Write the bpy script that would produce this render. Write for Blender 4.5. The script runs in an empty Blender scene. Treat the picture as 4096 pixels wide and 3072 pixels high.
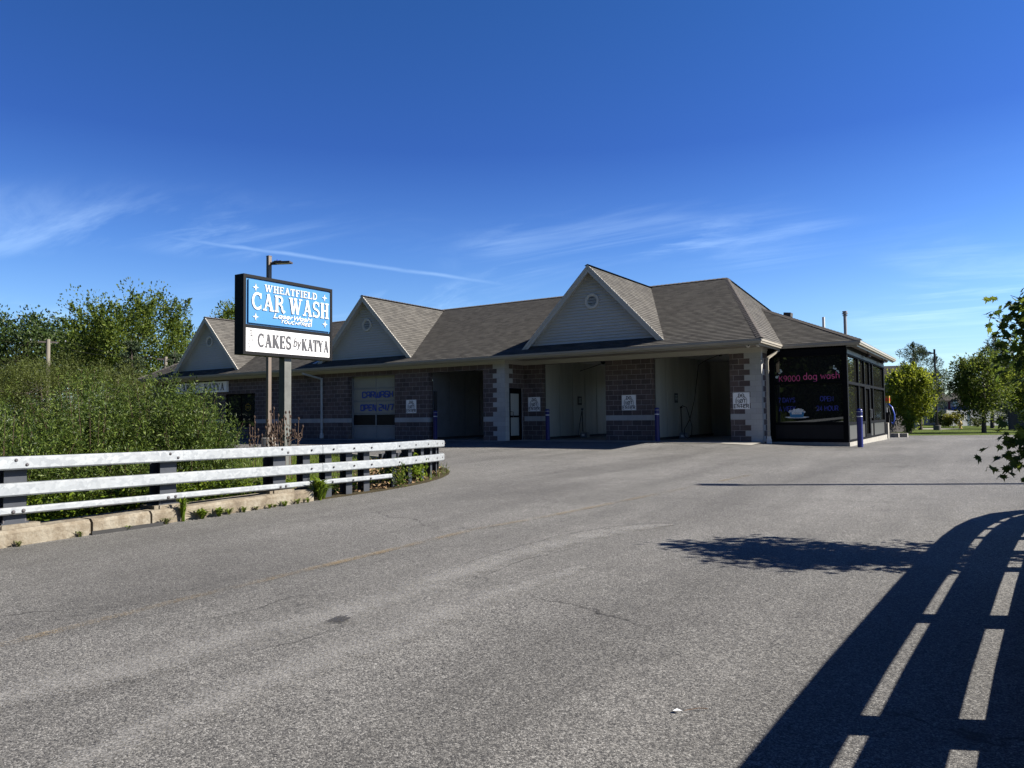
import bpy, bmesh, math, random
import numpy as np
from mathutils import Vector, Matrix
from mathutils.geometry import delaunay_2d_cdt
random.seed(7)
rng = np.random.default_rng(11)
SC = bpy.context.scene
COL = SC.collection
R = math.radians

# ---------------------------------------------------------------- camera
cam_d = bpy.data.cameras.new('camera')
cam_d.sensor_width = 36.0
cam_d.lens = 36.0 * 2950.0 / 4096.0
cam_d.clip_start = 0.05
cam_d.clip_end = 4000
cam = bpy.data.objects.new('camera', cam_d)
COL.objects.link(cam)
yaw, pit, rol = R(33.209), R(2.518), R(-0.6416)
fw = Vector((-math.sin(yaw) * math.cos(pit), math.cos(yaw) * math.cos(pit), math.sin(pit)))
rt = Vector((math.cos(yaw), math.sin(yaw), 0))
up = rt.cross(fw)
rr = rt * math.cos(rol) + up * math.sin(rol)
uu = up * math.cos(rol) - rt * math.sin(rol)
mw = Matrix((rr, uu, -fw)).transposed().to_4x4()
mw.translation = Vector((17.21, -25.744, 1.021))
cam.matrix_world = mw
SC.camera = cam

# ---------------------------------------------------------------- sun and sky
SUN_AZ, SUN_EL = R(25.0), R(35.5)          # azimuth from +X towards +Y
sdir = Vector((math.cos(SUN_EL) * math.cos(SUN_AZ), math.cos(SUN_EL) * math.sin(SUN_AZ), math.sin(SUN_EL)))
sun_d = bpy.data.lights.new('sun', 'SUN')
sun_d.energy = 5.0
sun_d.angle = R(0.53)
sun_d.color = (1.0, 0.93, 0.83)
sun = bpy.data.objects.new('sun', sun_d)
sun.rotation_euler = sdir.to_track_quat('Z', 'Y').to_euler()
sun.location = (30, 10, 40)
COL.objects.link(sun)

W = bpy.data.worlds.new('World')
SC.world = W
W.use_nodes = True
nt = W.node_tree
for n in list(nt.nodes): nt.nodes.remove(n)
def N(t, k, **kw):
    n = t.nodes.new(k)
    for a, b in kw.items(): setattr(n, a, b)
    return n
wo = N(nt, 'ShaderNodeOutputWorld')
bg = N(nt, 'ShaderNodeBackground')
bg.inputs[1].default_value = 0.05
sky = N(nt, 'ShaderNodeTexSky')
sky.sky_type = 'NISHITA'
sky.sun_disc = False
sky.sun_elevation = SUN_EL
sky.sun_rotation = R(90) - SUN_AZ
sky.air_density = 1.0
sky.dust_density = 0.25
sky.ozone_density = 3.0
hs = N(nt, 'ShaderNodeHueSaturation')
hs.inputs['Saturation'].default_value = 1.05
hs.inputs['Value'].default_value = 1.0
nt.links.new(sky.outputs[0], hs.inputs['Color'])
GTC = N(nt, 'ShaderNodeTexCoord'); GS = N(nt, 'ShaderNodeSeparateXYZ'); nt.links.new(GTC.outputs['Generated'], GS.inputs[0])
GR = N(nt, 'ShaderNodeValToRGB'); nt.links.new(GS.outputs[2], GR.inputs[0])
GK = 0.60
def stops(ramp, st):
    e = ramp.color_ramp.elements
    e[0].position = st[0][0]; e[0].color = (*[v * GK for v in st[0][1]], 1)
    e[1].position = st[-1][0]; e[1].color = (*[v * GK for v in st[-1][1]], 1)
    for p, c in st[1:-1]:
        x = e.new(p); x.color = (*[v * GK for v in c], 1)
stops(GR, [(0.0, (1.5, 1.7, 1.9)), (0.14, (1.15, 1.50, 2.05)), (0.22, (0.80, 1.20, 1.95)), (0.34, (0.46, 0.80, 1.62)), (0.5, (0.42, 0.86, 1.56)), (0.75, (0.16, 0.36, 0.75)), (1.0, (0.10, 0.25, 0.6))])
GD = N(nt, 'ShaderNodeVectorMath', operation='DOT_PRODUCT'); GD.inputs[1].default_value = (0.837, 0.547, 0)
nt.links.new(GTC.outputs['Generated'], GD.inputs[0])
GM = N(nt, 'ShaderNodeMath', operation='MULTIPLY_ADD'); GM.inputs[1].default_value = 0.2; GM.inputs[2].default_value = 1.0
nt.links.new(GD.outputs['Value'], GM.inputs[0])
GX = N(nt, 'ShaderNodeVectorMath', operation='SCALE'); nt.links.new(GR.outputs[0], GX.inputs[0]); nt.links.new(GM.outputs[0], GX.inputs['Scale'])
GY = N(nt, 'ShaderNodeVectorMath', operation='MULTIPLY'); nt.links.new(hs.outputs[0], GY.inputs[0]); nt.links.new(GX.outputs[0], GY.inputs[1])
# thin cirrus drawn on the sky by direction
tc = N(nt, 'ShaderNodeTexCoord')
def math_node(t, op, a, b=None, clamp=False):
    n = N(t, 'ShaderNodeMath', operation=op)
    n.use_clamp = clamp
    for i, v in enumerate((a, b)):
        if v is None: continue
        if isinstance(v, (int, float)): n.inputs[i].default_value = v
        else: t.links.new(v, n.inputs[i])
    return n.outputs[0]
sep = N(nt, 'ShaderNodeSeparateXYZ'); nt.links.new(tc.outputs['Generated'], sep.inputs[0])
zc = math_node(nt, 'MAXIMUM', sep.outputs[2], 0.02)
px_ = math_node(nt, 'DIVIDE', sep.outputs[0], math_node(nt, 'ADD', zc, 0.10))
py_ = math_node(nt, 'DIVIDE', sep.outputs[1], math_node(nt, 'ADD', zc, 0.10))
cmb = N(nt, 'ShaderNodeCombineXYZ'); nt.links.new(px_, cmb.inputs[0]); nt.links.new(py_, cmb.inputs[1])
def cirrus(rot, scale, sc, detail, dist, lo, hi, loc=(0, 0, 0)):
    mp = N(nt, 'ShaderNodeMapping')
    mp.inputs['Rotation'].default_value = (0, 0, R(rot)); mp.inputs['Scale'].default_value = scale
    mp.inputs['Location'].default_value = loc
    nt.links.new(cmb.outputs[0], mp.inputs[0])
    no = N(nt, 'ShaderNodeTexNoise'); no.inputs['Scale'].default_value = sc
    no.inputs['Detail'].default_value = detail; no.inputs['Roughness'].default_value = 0.62
    no.inputs['Distortion'].default_value = dist
    nt.links.new(mp.outputs[0], no.inputs['Vector'])
    mr = N(nt, 'ShaderNodeMapRange'); mr.interpolation_type = 'SMOOTHSTEP'
    mr.inputs[1].default_value = lo; mr.inputs[2].default_value = hi
    nt.links.new(no.outputs[0], mr.inputs[0])
    return mr.outputs[0]
c1 = cirrus(28, (0.40, 1.7, 1), 1.1, 8, 1.3, 0.46, 0.74, (3.1, 1.7, 0))
c2 = cirrus(-20, (0.55, 1.3, 1), 1.0, 8, 2.2, 0.48, 0.78, (7.4, 2.2, 0))
patch = cirrus(0, (1, 1, 1), 0.60, 2, 0.3, 0.42, 0.60, (1.2, 5.2, 0))
cl = math_node(nt, 'MULTIPLY', math_node(nt, 'MAXIMUM', c1, c2), patch)
# only low in the sky: fades out above roughly 20 degrees
mr = N(nt, 'ShaderNodeMapRange'); mr.interpolation_type = 'SMOOTHSTEP'
mr.inputs[1].default_value = 0.30; mr.inputs[2].default_value = 0.19
nt.links.new(sep.outputs[2], mr.inputs[0])
cl = math_node(nt, 'MULTIPLY', cl, mr.outputs[0])
tv = N(nt, 'ShaderNodeVectorMath', operation='NORMALIZE'); nt.links.new(tc.outputs['Generated'], tv.inputs[0])
d1_ = Vector((-0.832, 0.508, 0.221)).normalized(); d2_ = Vector((-0.542, 0.820, 0.177)).normalized()
tn_ = d1_.cross(d2_).normalized(); tm_ = (d1_ + d2_).normalized()
def dotn(v):
    q = N(nt, 'ShaderNodeVectorMath', operation='DOT_PRODUCT'); q.inputs[1].default_value = v; nt.links.new(tv.outputs[0], q.inputs[0]); return q.outputs['Value']
wob = N(nt, 'ShaderNodeTexNoise'); wob.inputs['Scale'].default_value = 14; wob.inputs['Detail'].default_value = 5; nt.links.new(tv.outputs[0], wob.inputs['Vector'])
dist_ = math_node(nt, 'ABSOLUTE', math_node(nt, 'ADD', dotn(tn_), math_node(nt, 'MULTIPLY', math_node(nt, 'SUBTRACT', wob.outputs[0], 0.5), 0.006)))
t1 = N(nt, 'ShaderNodeMapRange'); t1.interpolation_type = 'SMOOTHSTEP'; t1.inputs[1].default_value = 0.0038; t1.inputs[2].default_value = 0.0; nt.links.new(dist_, t1.inputs[0])
t2 = N(nt, 'ShaderNodeMapRange'); t2.interpolation_type = 'SMOOTHSTEP'; t2.inputs[1].default_value = math.cos(0.24); t2.inputs[2].default_value = math.cos(0.12); nt.links.new(dotn(tm_), t2.inputs[0])
trail = math_node(nt, 'MULTIPLY', math_node(nt, 'MULTIPLY', t1.outputs[0], t2.outputs[0]), math_node(nt, 'MULTIPLY', wob.outputs[0], 0.95))
cl = math_node(nt, 'MAXIMUM', cl, trail)
cl = math_node(nt, 'MULTIPLY', cl, 0.27, True)
mx = N(nt, 'ShaderNodeMix', data_type='RGBA')
nt.links.new(cl, mx.inputs[0]); nt.links.new(GY.outputs[0], mx.inputs[6])
mx.inputs[7].default_value = (7.5, 10.0, 12.5, 1)
nt.links.new(mx.outputs[2], bg.inputs[0]); nt.links.new(bg.outputs[0], wo.inputs[0])
SKYN = (sky, hs, bg, mx)

SC.view_settings.view_transform = 'Standard'
SC.view_settings.look = 'None'
SC.view_settings.exposure = 1.5
SC.view_settings.gamma = 1.0
SC.cycles.max_bounces = 8
SC.cycles.use_denoising = True

# ---------------------------------------------------------------- materials
MAT = {}
def newmat(name):
    m = bpy.data.materials.new(name); m.use_nodes = True
    t = m.node_tree
    b = t.nodes['Principled BSDF']
    MAT[name] = m
    return m, t, b
def plain(name, col, rough=0.6, metal=0.0, spec=0.5, var=0.0, vscale=3.0, bump=0.0, bscale=60.0, streak=False):
    m, t, b = newmat(name)
    b.inputs['Base Color'].default_value = (*col, 1)
    b.inputs['Roughness'].default_value = rough
    b.inputs['Metallic'].default_value = metal
    b.inputs['Specular IOR Level'].default_value = spec
    if var or bump:
        co = N(t, 'ShaderNodeTexCoord')
    if var:
        mp = N(t, 'ShaderNodeMapping'); t.links.new(co.outputs['Object'], mp.inputs[0])
        if streak: mp.inputs['Scale'].default_value = (1, 1, 0.12)
        no = N(t, 'ShaderNodeTexNoise'); no.inputs['Scale'].default_value = vscale; no.inputs['Detail'].default_value = 6
        no.inputs['Roughness'].default_value = 0.65
        t.links.new(mp.outputs[0], no.inputs['Vector'])
        r_ = N(t, 'ShaderNodeValToRGB')
        r_.color_ramp.elements[0].position = 0.3; r_.color_ramp.elements[1].position = 0.72
        r_.color_ramp.elements[0].color = (*[c * (1 - var) for c in col], 1)
        r_.color_ramp.elements[1].color = (*[min(1, c * (1 + var)) for c in col], 1)
        t.links.new(no.outputs[0], r_.inputs[0]); t.links.new(r_.outputs[0], b.inputs['Base Color'])
    if bump:
        n2 = N(t, 'ShaderNodeTexNoise'); n2.inputs['Scale'].default_value = bscale; n2.inputs['Detail'].default_value = 4
        t.links.new(co.outputs['Object'], n2.inputs['Vector'])
        bu = N(t, 'ShaderNodeBump'); bu.inputs['Strength'].default_value = bump; bu.inputs['Distance'].default_value = 0.01
        t.links.new(n2.outputs[0], bu.inputs['Height']); t.links.new(bu.outputs[0], b.inputs['Normal'])
    return m
def brickmat(name, c1, c2, mortar, bw, rh, ms, off=0.5, rough=0.9, bump=0.4, offu=0.0, noise=0.25, smooth=0.15):
    m, t, b = newmat(name)
    uv = N(t, 'ShaderNodeUVMap')
    mp = N(t, 'ShaderNodeMapping'); mp.inputs['Location'].default_value = (offu, 0, 0)
    t.links.new(uv.outputs[0], mp.inputs[0])
    br = N(t, 'ShaderNodeTexBrick')
    br.offset = off; br.offset_frequency = 2; br.squash = 1.0
    br.inputs['Scale'].default_value = 1.0
    br.inputs['Color1'].default_value = (*c1, 1); br.inputs['Color2'].default_value = (*c2, 1)
    br.inputs['Mortar'].default_value = (*mortar, 1)
    br.inputs['Mortar Size'].default_value = ms; br.inputs['Mortar Smooth'].default_value = smooth
    br.inputs['Brick Width'].default_value = bw; br.inputs['Row Height'].default_value = rh
    t.links.new(mp.outputs[0], br.inputs['Vector'])
    co = N(t, 'ShaderNodeTexCoord')
    no = N(t, 'ShaderNodeTexNoise'); no.inputs['Scale'].default_value = 1.3; no.inputs['Detail'].default_value = 8
    no.inputs['Roughness'].default_value = 0.7
    t.links.new(co.outputs['Object'], no.inputs['Vector'])
    mr = N(t, 'ShaderNodeMapRange'); mr.inputs[1].default_value = 0.3; mr.inputs[2].default_value = 0.7
    mr.inputs[3].default_value = 1 - noise; mr.inputs[4].default_value = 1 + noise
    t.links.new(no.outputs[0], mr.inputs[0])
    mu = N(t, 'ShaderNodeMix', data_type='RGBA', blend_type='MULTIPLY'); mu.inputs[0].default_value = 1
    t.links.new(br.outputs['Color'], mu.inputs[6]); t.links.new(mr.outputs[0], mu.inputs[7])
    t.links.new(mu.outputs[2], b.inputs['Base Color'])
    b.inputs['Roughness'].default_value = rough; b.inputs['Specular IOR Level'].default_value = 0.25
    n2 = N(t, 'ShaderNodeTexNoise'); n2.inputs['Scale'].default_value = 70; n2.inputs['Detail'].default_value = 3
    t.links.new(co.outputs['Object'], n2.inputs['Vector'])
    h = math_node(t, 'SUBTRACT', math_node(t, 'MULTIPLY', n2.outputs[0], 0.4), br.outputs['Fac'])
    bu = N(t, 'ShaderNodeBump'); bu.inputs['Strength'].default_value = bump; bu.inputs['Distance'].default_value = 0.008
    t.links.new(h, bu.inputs['Height']); t.links.new(bu.outputs[0], b.inputs['Normal'])
    return m
BLK, CRS = 0.4064, 0.2032
brickmat('split_block', (0.112, 0.086, 0.080), (0.070, 0.056, 0.056), (0.30, 0.28, 0.265), BLK, CRS, 0.0065, offu=CRS)
brickmat('grey_block', (0.36, 0.36, 0.345), (0.31, 0.315, 0.305), (0.27, 0.27, 0.26), BLK, CRS, 0.005, offu=CRS, bump=0.2, noise=0.12)
brickmat('shingle', (0.083, 0.079, 0.071), (0.050, 0.0475, 0.0435), (0.04, 0.035, 0.032), 0.27, 0.143, 0.0, off=0.37, bump=0.25, noise=0.14)
plain('ridge_cap', (.07,.062,.056), 0.95, var=0.3, vscale=8, bump=0.4)
plain('siding', (.43,.425,.40), 0.55, var=0.05, vscale=1.5)
plain('trim', (.40,.385,.345), 0.5, var=0.06, vscale=1)
plain('gutter_metal', (.26,.24,.20), 0.35, spec=0.5, var=0.08, vscale=2)
plain('soffit', (.24,.22,.185), 0.6)
plain('vent_dark', (0.03, 0.03, 0.03), 0.8)
plain('vent_white', (.5,.48,.43), 0.5)
plain('grey_metal', (.2,.21,.22), 0.45, metal=0.2)
plain('downspout_grey', (0.36, 0.38, 0.38), 0.5, var=0.1)
plain('white_plastic', (.5,.5,.48), 0.45)
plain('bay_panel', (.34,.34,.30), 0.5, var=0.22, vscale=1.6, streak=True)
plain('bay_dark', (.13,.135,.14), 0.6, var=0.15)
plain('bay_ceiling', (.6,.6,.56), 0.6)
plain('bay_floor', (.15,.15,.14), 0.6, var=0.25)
plain('concrete', (.22,.21,.185), 0.9, var=0.2, vscale=4, bump=0.3)
plain('dark_concrete', (.07,.07,.065), 0.9)  # darker concrete for the base of the thin pole lamp
plain('black_frame', (.0045,.005,.006), 0.65, spec=0.05)
plain('black_panel', (.008,.009,.012), 0.4, spec=0.2, var=0.15)
plain('grey_panel', (.05,.05,.05), 0.35)
plain('beam_stained', (.03,.034,.038), 0.5, var=0.8, vscale=9)
plain('door_section', (.22,.23,.225), 0.45, var=0.06)
plain('door_frost', (.27,.27,.235), 0.35, var=0.08, vscale=2)
plain('letter_blue', (.012,.05,.34), 0.5)
plain('letter_edge', (.12,.17,.3), 0.5)
plain('sign_white', (.8,.8,.78), 0.45)
plain('sign_black', (0.015, 0.015, 0.018), 0.5)
plain('pink', (0.62, 0.08, 0.22), 0.5)
plain('paint_blue_dim', (0.045, 0.06, 0.36), 0.5)
plain('bubble', (0.42, 0.50, 0.48), 0.5)
plain('suds', (0.62, 0.64, 0.62), 0.6)
plain('tub_blue', (0.02, 0.16, 0.32), 0.4)
plain('bollard_blue', (.002,.009,.11), 0.35, spec=0.5)
plain('stripe', (0.75, 0.78, 0.8), 0.4)
plain('cabinet_black', (.005,.005,.0055), 0.5, spec=0.12)
plain('face_blue', (.045,.155,.32), 0.35, spec=0.3)
plain('face_white', (.5,.5,.5), 0.4)
plain('letter_white', (.5,.5,.5), 0.4)
plain('ink', (0.03, 0.03, 0.035), 0.5)
plain('pole_brown', (.10,.078,.062), 0.5, var=0.1)
plain('post_grey', (.075,.08,.072), 0.55, var=0.3, vscale=3)
plain('dark_bronze', (0.045, 0.035, 0.03), 0.45)
plain('steel_dark', (.028,.032,.040), 0.6, spec=0.3, var=0.25)
plain('bolt', (.09,.085,.09), 0.55, metal=0.5)
plain('rubber', (0.006, 0.006, 0.007), 0.6, spec=0.2)
plain('yellow', (.30,.19,.01), 0.5)
plain('hydrant_yellow', (.30,.22,.05), 0.5)
plain('red', (0.5, 0.04, 0.02), 0.5)
plain('hose_blue', (0.03, 0.08, 0.45), 0.4)
plain('fence_dark', (0.045, 0.04, 0.04), 0.85, var=0.3)
plain('fence_white', (.6,.58,.55), 0.5)
plain('house_grey', (.36,.39,.40), 0.7)
plain('house_white', (.55,.54,.51), 0.7)
plain('house_tan', (.3,.28,.25), 0.7)
plain('maroon', (0.10, 0.02, 0.04), 0.5)
plain('pane', (0.06, 0.09, 0.12), 0.08)
plain('pool_blue', (.012,.045,.25), 0.5, var=0.35, vscale=4)
plain('util_wood', (.15,.135,.11), 0.9)
plain('bark', (0.045, 0.036, 0.03), 0.95, var=0.3, vscale=8)
plain('bark_grey', (0.17, 0.15, 0.13), 0.95, var=0.3, vscale=8)
plain('dry_brown', (.035,.02,.013), 0.95)
plain('dry_stem', (.08,.05,.032), 0.95)
plain('dead_leaf', (.17,.11,.055), 0.9)
plain('skid_black', (0.018, 0.018, 0.018), 0.9)
plain('stain', (0.022, 0.022, 0.024), 0.8)
plain('crack', (0.02, 0.02, 0.02), 0.9)
MAT['crack'].node_tree.nodes['Principled BSDF'].inputs['Alpha'].default_value = 0.55
MAT['stain'].node_tree.nodes['Principled BSDF'].inputs['Alpha'].default_value = 0.6

# glossy dark glass over an unlit interior
for nm, col, ro in (('kiosk_glass', (0.012, 0.013, 0.012), 0.01), ('window_glass', (0.02, 0.022, 0.02), 0.02)):
    m, t, b = newmat(nm)
    b.inputs['Base Color'].default_value = (*col, 1); b.inputs['Roughness'].default_value = ro
    b.inputs['IOR'].default_value = 1.6; b.inputs['Specular IOR Level'].default_value = 0.75

# galvanised rail
m, t, b = newmat('galvanised')
co = N(t, 'ShaderNodeTexCoord'); vo = N(t, 'ShaderNodeTexVoronoi'); vo.inputs['Scale'].default_value = 26
no = N(t, 'ShaderNodeTexNoise'); no.inputs['Scale'].default_value = 6; no.inputs['Detail'].default_value = 5
t.links.new(co.outputs['Object'], no.inputs['Vector'])
mp = N(t, 'ShaderNodeMapping'); mp.inputs['Scale'].default_value = (1, 0.7, 1); t.links.new(co.outputs['Object'], mp.inputs[0])
ad = N(t, 'ShaderNodeMix', data_type='RGBA'); ad.inputs[0].default_value = 0.15
t.links.new(mp.outputs[0], ad.inputs[6]); t.links.new(no.outputs['Color'], ad.inputs[7]); t.links.new(ad.outputs[2], vo.inputs['Vector'])
r_ = N(t, 'ShaderNodeValToRGB'); r_.color_ramp.elements[0].color = (0.16, 0.175, 0.19, 1); r_.color_ramp.elements[1].color = (0.31, 0.33, 0.34, 1)
sp = N(t, 'ShaderNodeSeparateColor'); t.links.new(vo.outputs['Color'], sp.inputs[0])
t.links.new(math_node(t, 'ADD', math_node(t, 'MULTIPLY', sp.outputs[0], 0.55), math_node(t, 'MULTIPLY', no.outputs[0], 0.5)), r_.inputs[0])
t.links.new(r_.outputs[0], b.inputs['Base Color'])
b.inputs['Metallic'].default_value = 0.25; b.inputs['Roughness'].default_value = 0.5

# weathered kerb
m, t, b = newmat('kerb_concrete')
co = N(t, 'ShaderNodeTexCoord')
no = N(t, 'ShaderNodeTexNoise'); no.inputs['Scale'].default_value = 3.2; no.inputs['Detail'].default_value = 9; no.inputs['Roughness'].default_value = 0.75
t.links.new(co.outputs['Object'], no.inputs['Vector'])
r_ = N(t, 'ShaderNodeValToRGB'); e = r_.color_ramp.elements
e[0].position = 0.30; e[0].color = (0.055, 0.042, 0.03, 1); e[1].position = 0.62; e[1].color = (0.20, 0.18, 0.14, 1)
x = e.new(0.46); x.color = (0.125, 0.103, 0.072, 1)
t.links.new(no.outputs[0], r_.inputs[0]); t.links.new(r_.outputs[0], b.inputs['Base Color'])
b.inputs['Roughness'].default_value = 0.95
n2 = N(t, 'ShaderNodeTexNoise'); n2.inputs['Scale'].default_value = 25; n2.inputs['Detail'].default_value = 6
t.links.new(co.outputs['Object'], n2.inputs['Vector'])
bu = N(t, 'ShaderNodeBump'); bu.inputs['Strength'].default_value = 0.6; bu.inputs['Distance'].default_value = 0.02
t.links.new(n2.outputs[0], bu.inputs['Height']); t.links.new(bu.outputs[0], b.inputs['Normal'])

# asphalt
m, t, b = newmat('asphalt')
co = N(t, 'ShaderNodeTexCoord')
def vor(scale, feat='F1'):
    v = N(t, 'ShaderNodeTexVoronoi'); v.inputs['Scale'].default_value = scale; v.feature = feat
    t.links.new(co.outputs['Object'], v.inputs['Vector']); return v
def noi(scale, det, rg=0.6, mapscale=None, dist=0):
    v = N(t, 'ShaderNodeTexNoise'); v.inputs['Scale'].default_value = scale; v.inputs['Detail'].default_value = det
    v.inputs['Roughness'].default_value = rg; v.inputs['Distortion'].default_value = dist
    if mapscale:
        q = N(t, 'ShaderNodeMapping'); q.inputs['Scale'].default_value = mapscale
        t.links.new(co.outputs['Object'], q.inputs[0]); t.links.new(q.outputs[0], v.inputs['Vector'])
    else: t.links.new(co.outputs['Object'], v.inputs['Vector'])
    return v
va = vor(150); vb = vor(66)
sa = N(t, 'ShaderNodeSeparateColor'); t.links.new(va.outputs['Color'], sa.inputs[0])
sb = N(t, 'ShaderNodeSeparateColor'); t.links.new(vb.outputs['Color'], sb.inputs[0])
ra = N(t, 'ShaderNodeValToRGB'); e = ra.color_ramp.elements
e[0].position = 0.0; e[0].color = (0.016, 0.016, 0.017, 1); e[1].position = 1.0; e[1].color = (0.268, 0.266, 0.254, 1)
x = e.new(0.35); x.color = (0.058, 0.0575, 0.056, 1); x = e.new(0.72); x.color = (0.136, 0.133, 0.125, 1)
fine = math_node(t, 'ADD', math_node(t, 'MULTIPLY', sa.outputs[0], 0.78), math_node(t, 'MULTIPLY', sb.outputs[1], 0.22))
t.links.new(fine, ra.inputs[0])
big = noi(0.22, 5, 0.6); lane = noi(0.5, 4, 0.6, (1.6, 0.22, 1), 0.4); med = noi(2.5, 7, 0.7)
def mrange(src, a, b_, c, d):
    q = N(t, 'ShaderNodeMapRange'); q.inputs[1].default_value = a; q.inputs[2].default_value = b_; q.inputs[3].default_value = c; q.inputs[4].default_value = d
    t.links.new(src, q.inputs[0]); return q.outputs[0]
f = math_node(t, 'MULTIPLY', mrange(big.outputs[0], 0.35, 0.65, 0.86, 1.12), mrange(lane.outputs[0], 0.3, 0.7, 0.76, 1.22))
f = math_node(t, 'MULTIPLY', f, mrange(med.outputs[0], 0.3, 0.7, 0.88, 1.1))
# hairline cracks
def cracks(scale, w, seed):
    w_ = noi(0.9, 5, 0.6)
    mxv = N(t, 'ShaderNodeVectorMath', operation='MULTIPLY_ADD')
    mxv.inputs[1].default_value = (1.3, 1.3, 0); t.links.new(w_.outputs['Color'], mxv.inputs[0]); t.links.new(co.outputs['Object'], mxv.inputs[2])
    v = N(t, 'ShaderNodeTexVoronoi'); v.feature = 'DISTANCE_TO_EDGE'; v.inputs['Scale'].default_value = scale
    t.links.new(mxv.outputs[0], v.inputs['Vector'])
    return mrange(v.outputs['Distance'], 0.0, w, 1.0, 0.0)
ck = cracks(0.16, 0.0035, 1)
mask = noi(0.35, 3, 0.5); ck = math_node(t, 'MULTIPLY', ck, mrange(mask.outputs[0], 0.52, 0.58, 0, 0.75), True)
f = math_node(t, 'MULTIPLY', f, math_node(t, 'SUBTRACT', 1.0, ck))
mu = N(t, 'ShaderNodeMix', data_type='RGBA', blend_type='MULTIPLY'); mu.inputs[0].default_value = 1
t.links.new(ra.outputs[0], mu.inputs[6]); t.links.new(f, mu.inputs[7])
t.links.new(mu.outputs[2], b.inputs['Base Color'])
b.inputs['Roughness'].default_value = 0.82; b.inputs['Specular IOR Level'].default_value = 0.3
hh = math_node(t, 'ADD', math_node(t, 'MULTIPLY', va.outputs['Distance'], -1.0), math_node(t, 'MULTIPLY', sa.outputs[0], 0.35))
bu = N(t, 'ShaderNodeBump'); bu.inputs['Strength'].default_value = 0.5; bu.inputs['Distance'].default_value = 0.004
t.links.new(hh, bu.inputs['Height']); t.links.new(bu.outputs[0], b.inputs['Normal'])

# faded yellow line: worn through in places
m, t, b = newmat('faded_yellow')
co = N(t, 'ShaderNodeTexCoord')
v1 = N(t, 'ShaderNodeTexVoronoi'); v1.inputs['Scale'].default_value = 150; t.links.new(co.outputs['Object'], v1.inputs['Vector'])
n1 = N(t, 'ShaderNodeTexNoise'); n1.inputs['Scale'].default_value = 1.6; n1.inputs['Detail'].default_value = 8; t.links.new(co.outputs['Object'], n1.inputs['Vector'])
sp = N(t, 'ShaderNodeSeparateColor'); t.links.new(v1.outputs['Color'], sp.inputs[0])
q = math_node(t, 'ADD', math_node(t, 'MULTIPLY', sp.outputs[0], 0.5), math_node(t, 'MULTIPLY', n1.outputs[0], 1.0))
a_ = N(t, 'ShaderNodeMapRange'); a_.inputs[1].default_value = 0.78; a_.inputs[2].default_value = 1.0; a_.inputs[4].default_value = 0.55
t.links.new(q, a_.inputs[0]); t.links.new(a_.outputs[0], b.inputs['Alpha'])
b.inputs['Base Color'].default_value = (0.21, 0.145, 0.055, 1); b.inputs['Roughness'].default_value = 0.85

# lawn / verge
def groundmat(name, c1, c2, c3, sc=2.0):
    m, t, b = newmat(name)
    co = N(t, 'ShaderNodeTexCoord')
    a = N(t, 'ShaderNodeTexNoise'); a.inputs['Scale'].default_value = sc; a.inputs['Detail'].default_value = 8; a.inputs['Roughness'].default_value = 0.75
    c = N(t, 'ShaderNodeTexNoise'); c.inputs['Scale'].default_value = 40; c.inputs['Detail'].default_value = 4
    t.links.new(co.outputs['Object'], a.inputs['Vector']); t.links.new(co.outputs['Object'], c.inputs['Vector'])
    r_ = N(t, 'ShaderNodeValToRGB'); e = r_.color_ramp.elements
    e[0].position = 0.3; e[0].color = (*c1, 1); e[1].position = 0.7; e[1].color = (*c3, 1); x = e.new(0.5); x.color = (*c2, 1)
    s = math_node(t, 'ADD', math_node(t, 'MULTIPLY', a.outputs[0], 0.6), math_node(t, 'MULTIPLY', c.outputs[0], 0.4))
    t.links.new(s, r_.inputs[0]); t.links.new(r_.outputs[0], b.inputs['Base Color'])
    b.inputs['Roughness'].default_value = 1.0; b.inputs['Specular IOR Level'].default_value = 0.1
    bu = N(t, 'ShaderNodeBump'); bu.inputs['Strength'].default_value = 0.8; bu.inputs['Distance'].default_value = 0.05
    t.links.new(c.outputs[0], bu.inputs['Height']); t.links.new(bu.outputs[0], b.inputs['Normal'])
groundmat('lawn', (0.03, 0.045, 0.008), (0.055, 0.08, 0.012), (0.095, 0.115, 0.022), 0.6)

groundmat('soil', (0.022, 0.02, 0.012), (0.05, 0.042, 0.024), (0.085, 0.068, 0.036), 3.0)
def leafmat(name, dark, mid, light, trans=0.35, rough=0.5):
    m = bpy.data.materials.new(name); m.use_nodes = True; MAT[name] = m
    t = m.node_tree
    for n in list(t.nodes): t.nodes.remove(n)
    out = N(t, 'ShaderNodeOutputMaterial')
    ge = N(t, 'ShaderNodeNewGeometry')
    r_ = N(t, 'ShaderNodeValToRGB'); e = r_.color_ramp.elements
    e[0].position = 0.0; e[0].color = (*dark, 1); e[1].position = 1.0; e[1].color = (*light, 1); x = e.new(0.55); x.color = (*mid, 1)
    t.links.new(ge.outputs['Random Per Island'], r_.inputs[0])
    pb = N(t, 'ShaderNodeBsdfPrincipled'); pb.inputs['Roughness'].default_value = rough; pb.inputs['Specular IOR Level'].default_value = 0.2
    tr = N(t, 'ShaderNodeBsdfTranslucent')
    hs_ = N(t, 'ShaderNodeHueSaturation'); hs_.inputs['Value'].default_value = 1.5; hs_.inputs['Hue'].default_value = 0.485
    t.links.new(r_.outputs[0], pb.inputs['Base Color']); t.links.new(r_.outputs[0], hs_.inputs['Color']); t.links.new(hs_.outputs[0], tr.inputs[0])
    mx = N(t, 'ShaderNodeMixShader'); mx.inputs[0].default_value = trans
    t.links.new(pb.outputs[0], mx.inputs[1]); t.links.new(tr.outputs[0], mx.inputs[2]); t.links.new(mx.outputs[0], out.inputs[0])
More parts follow.
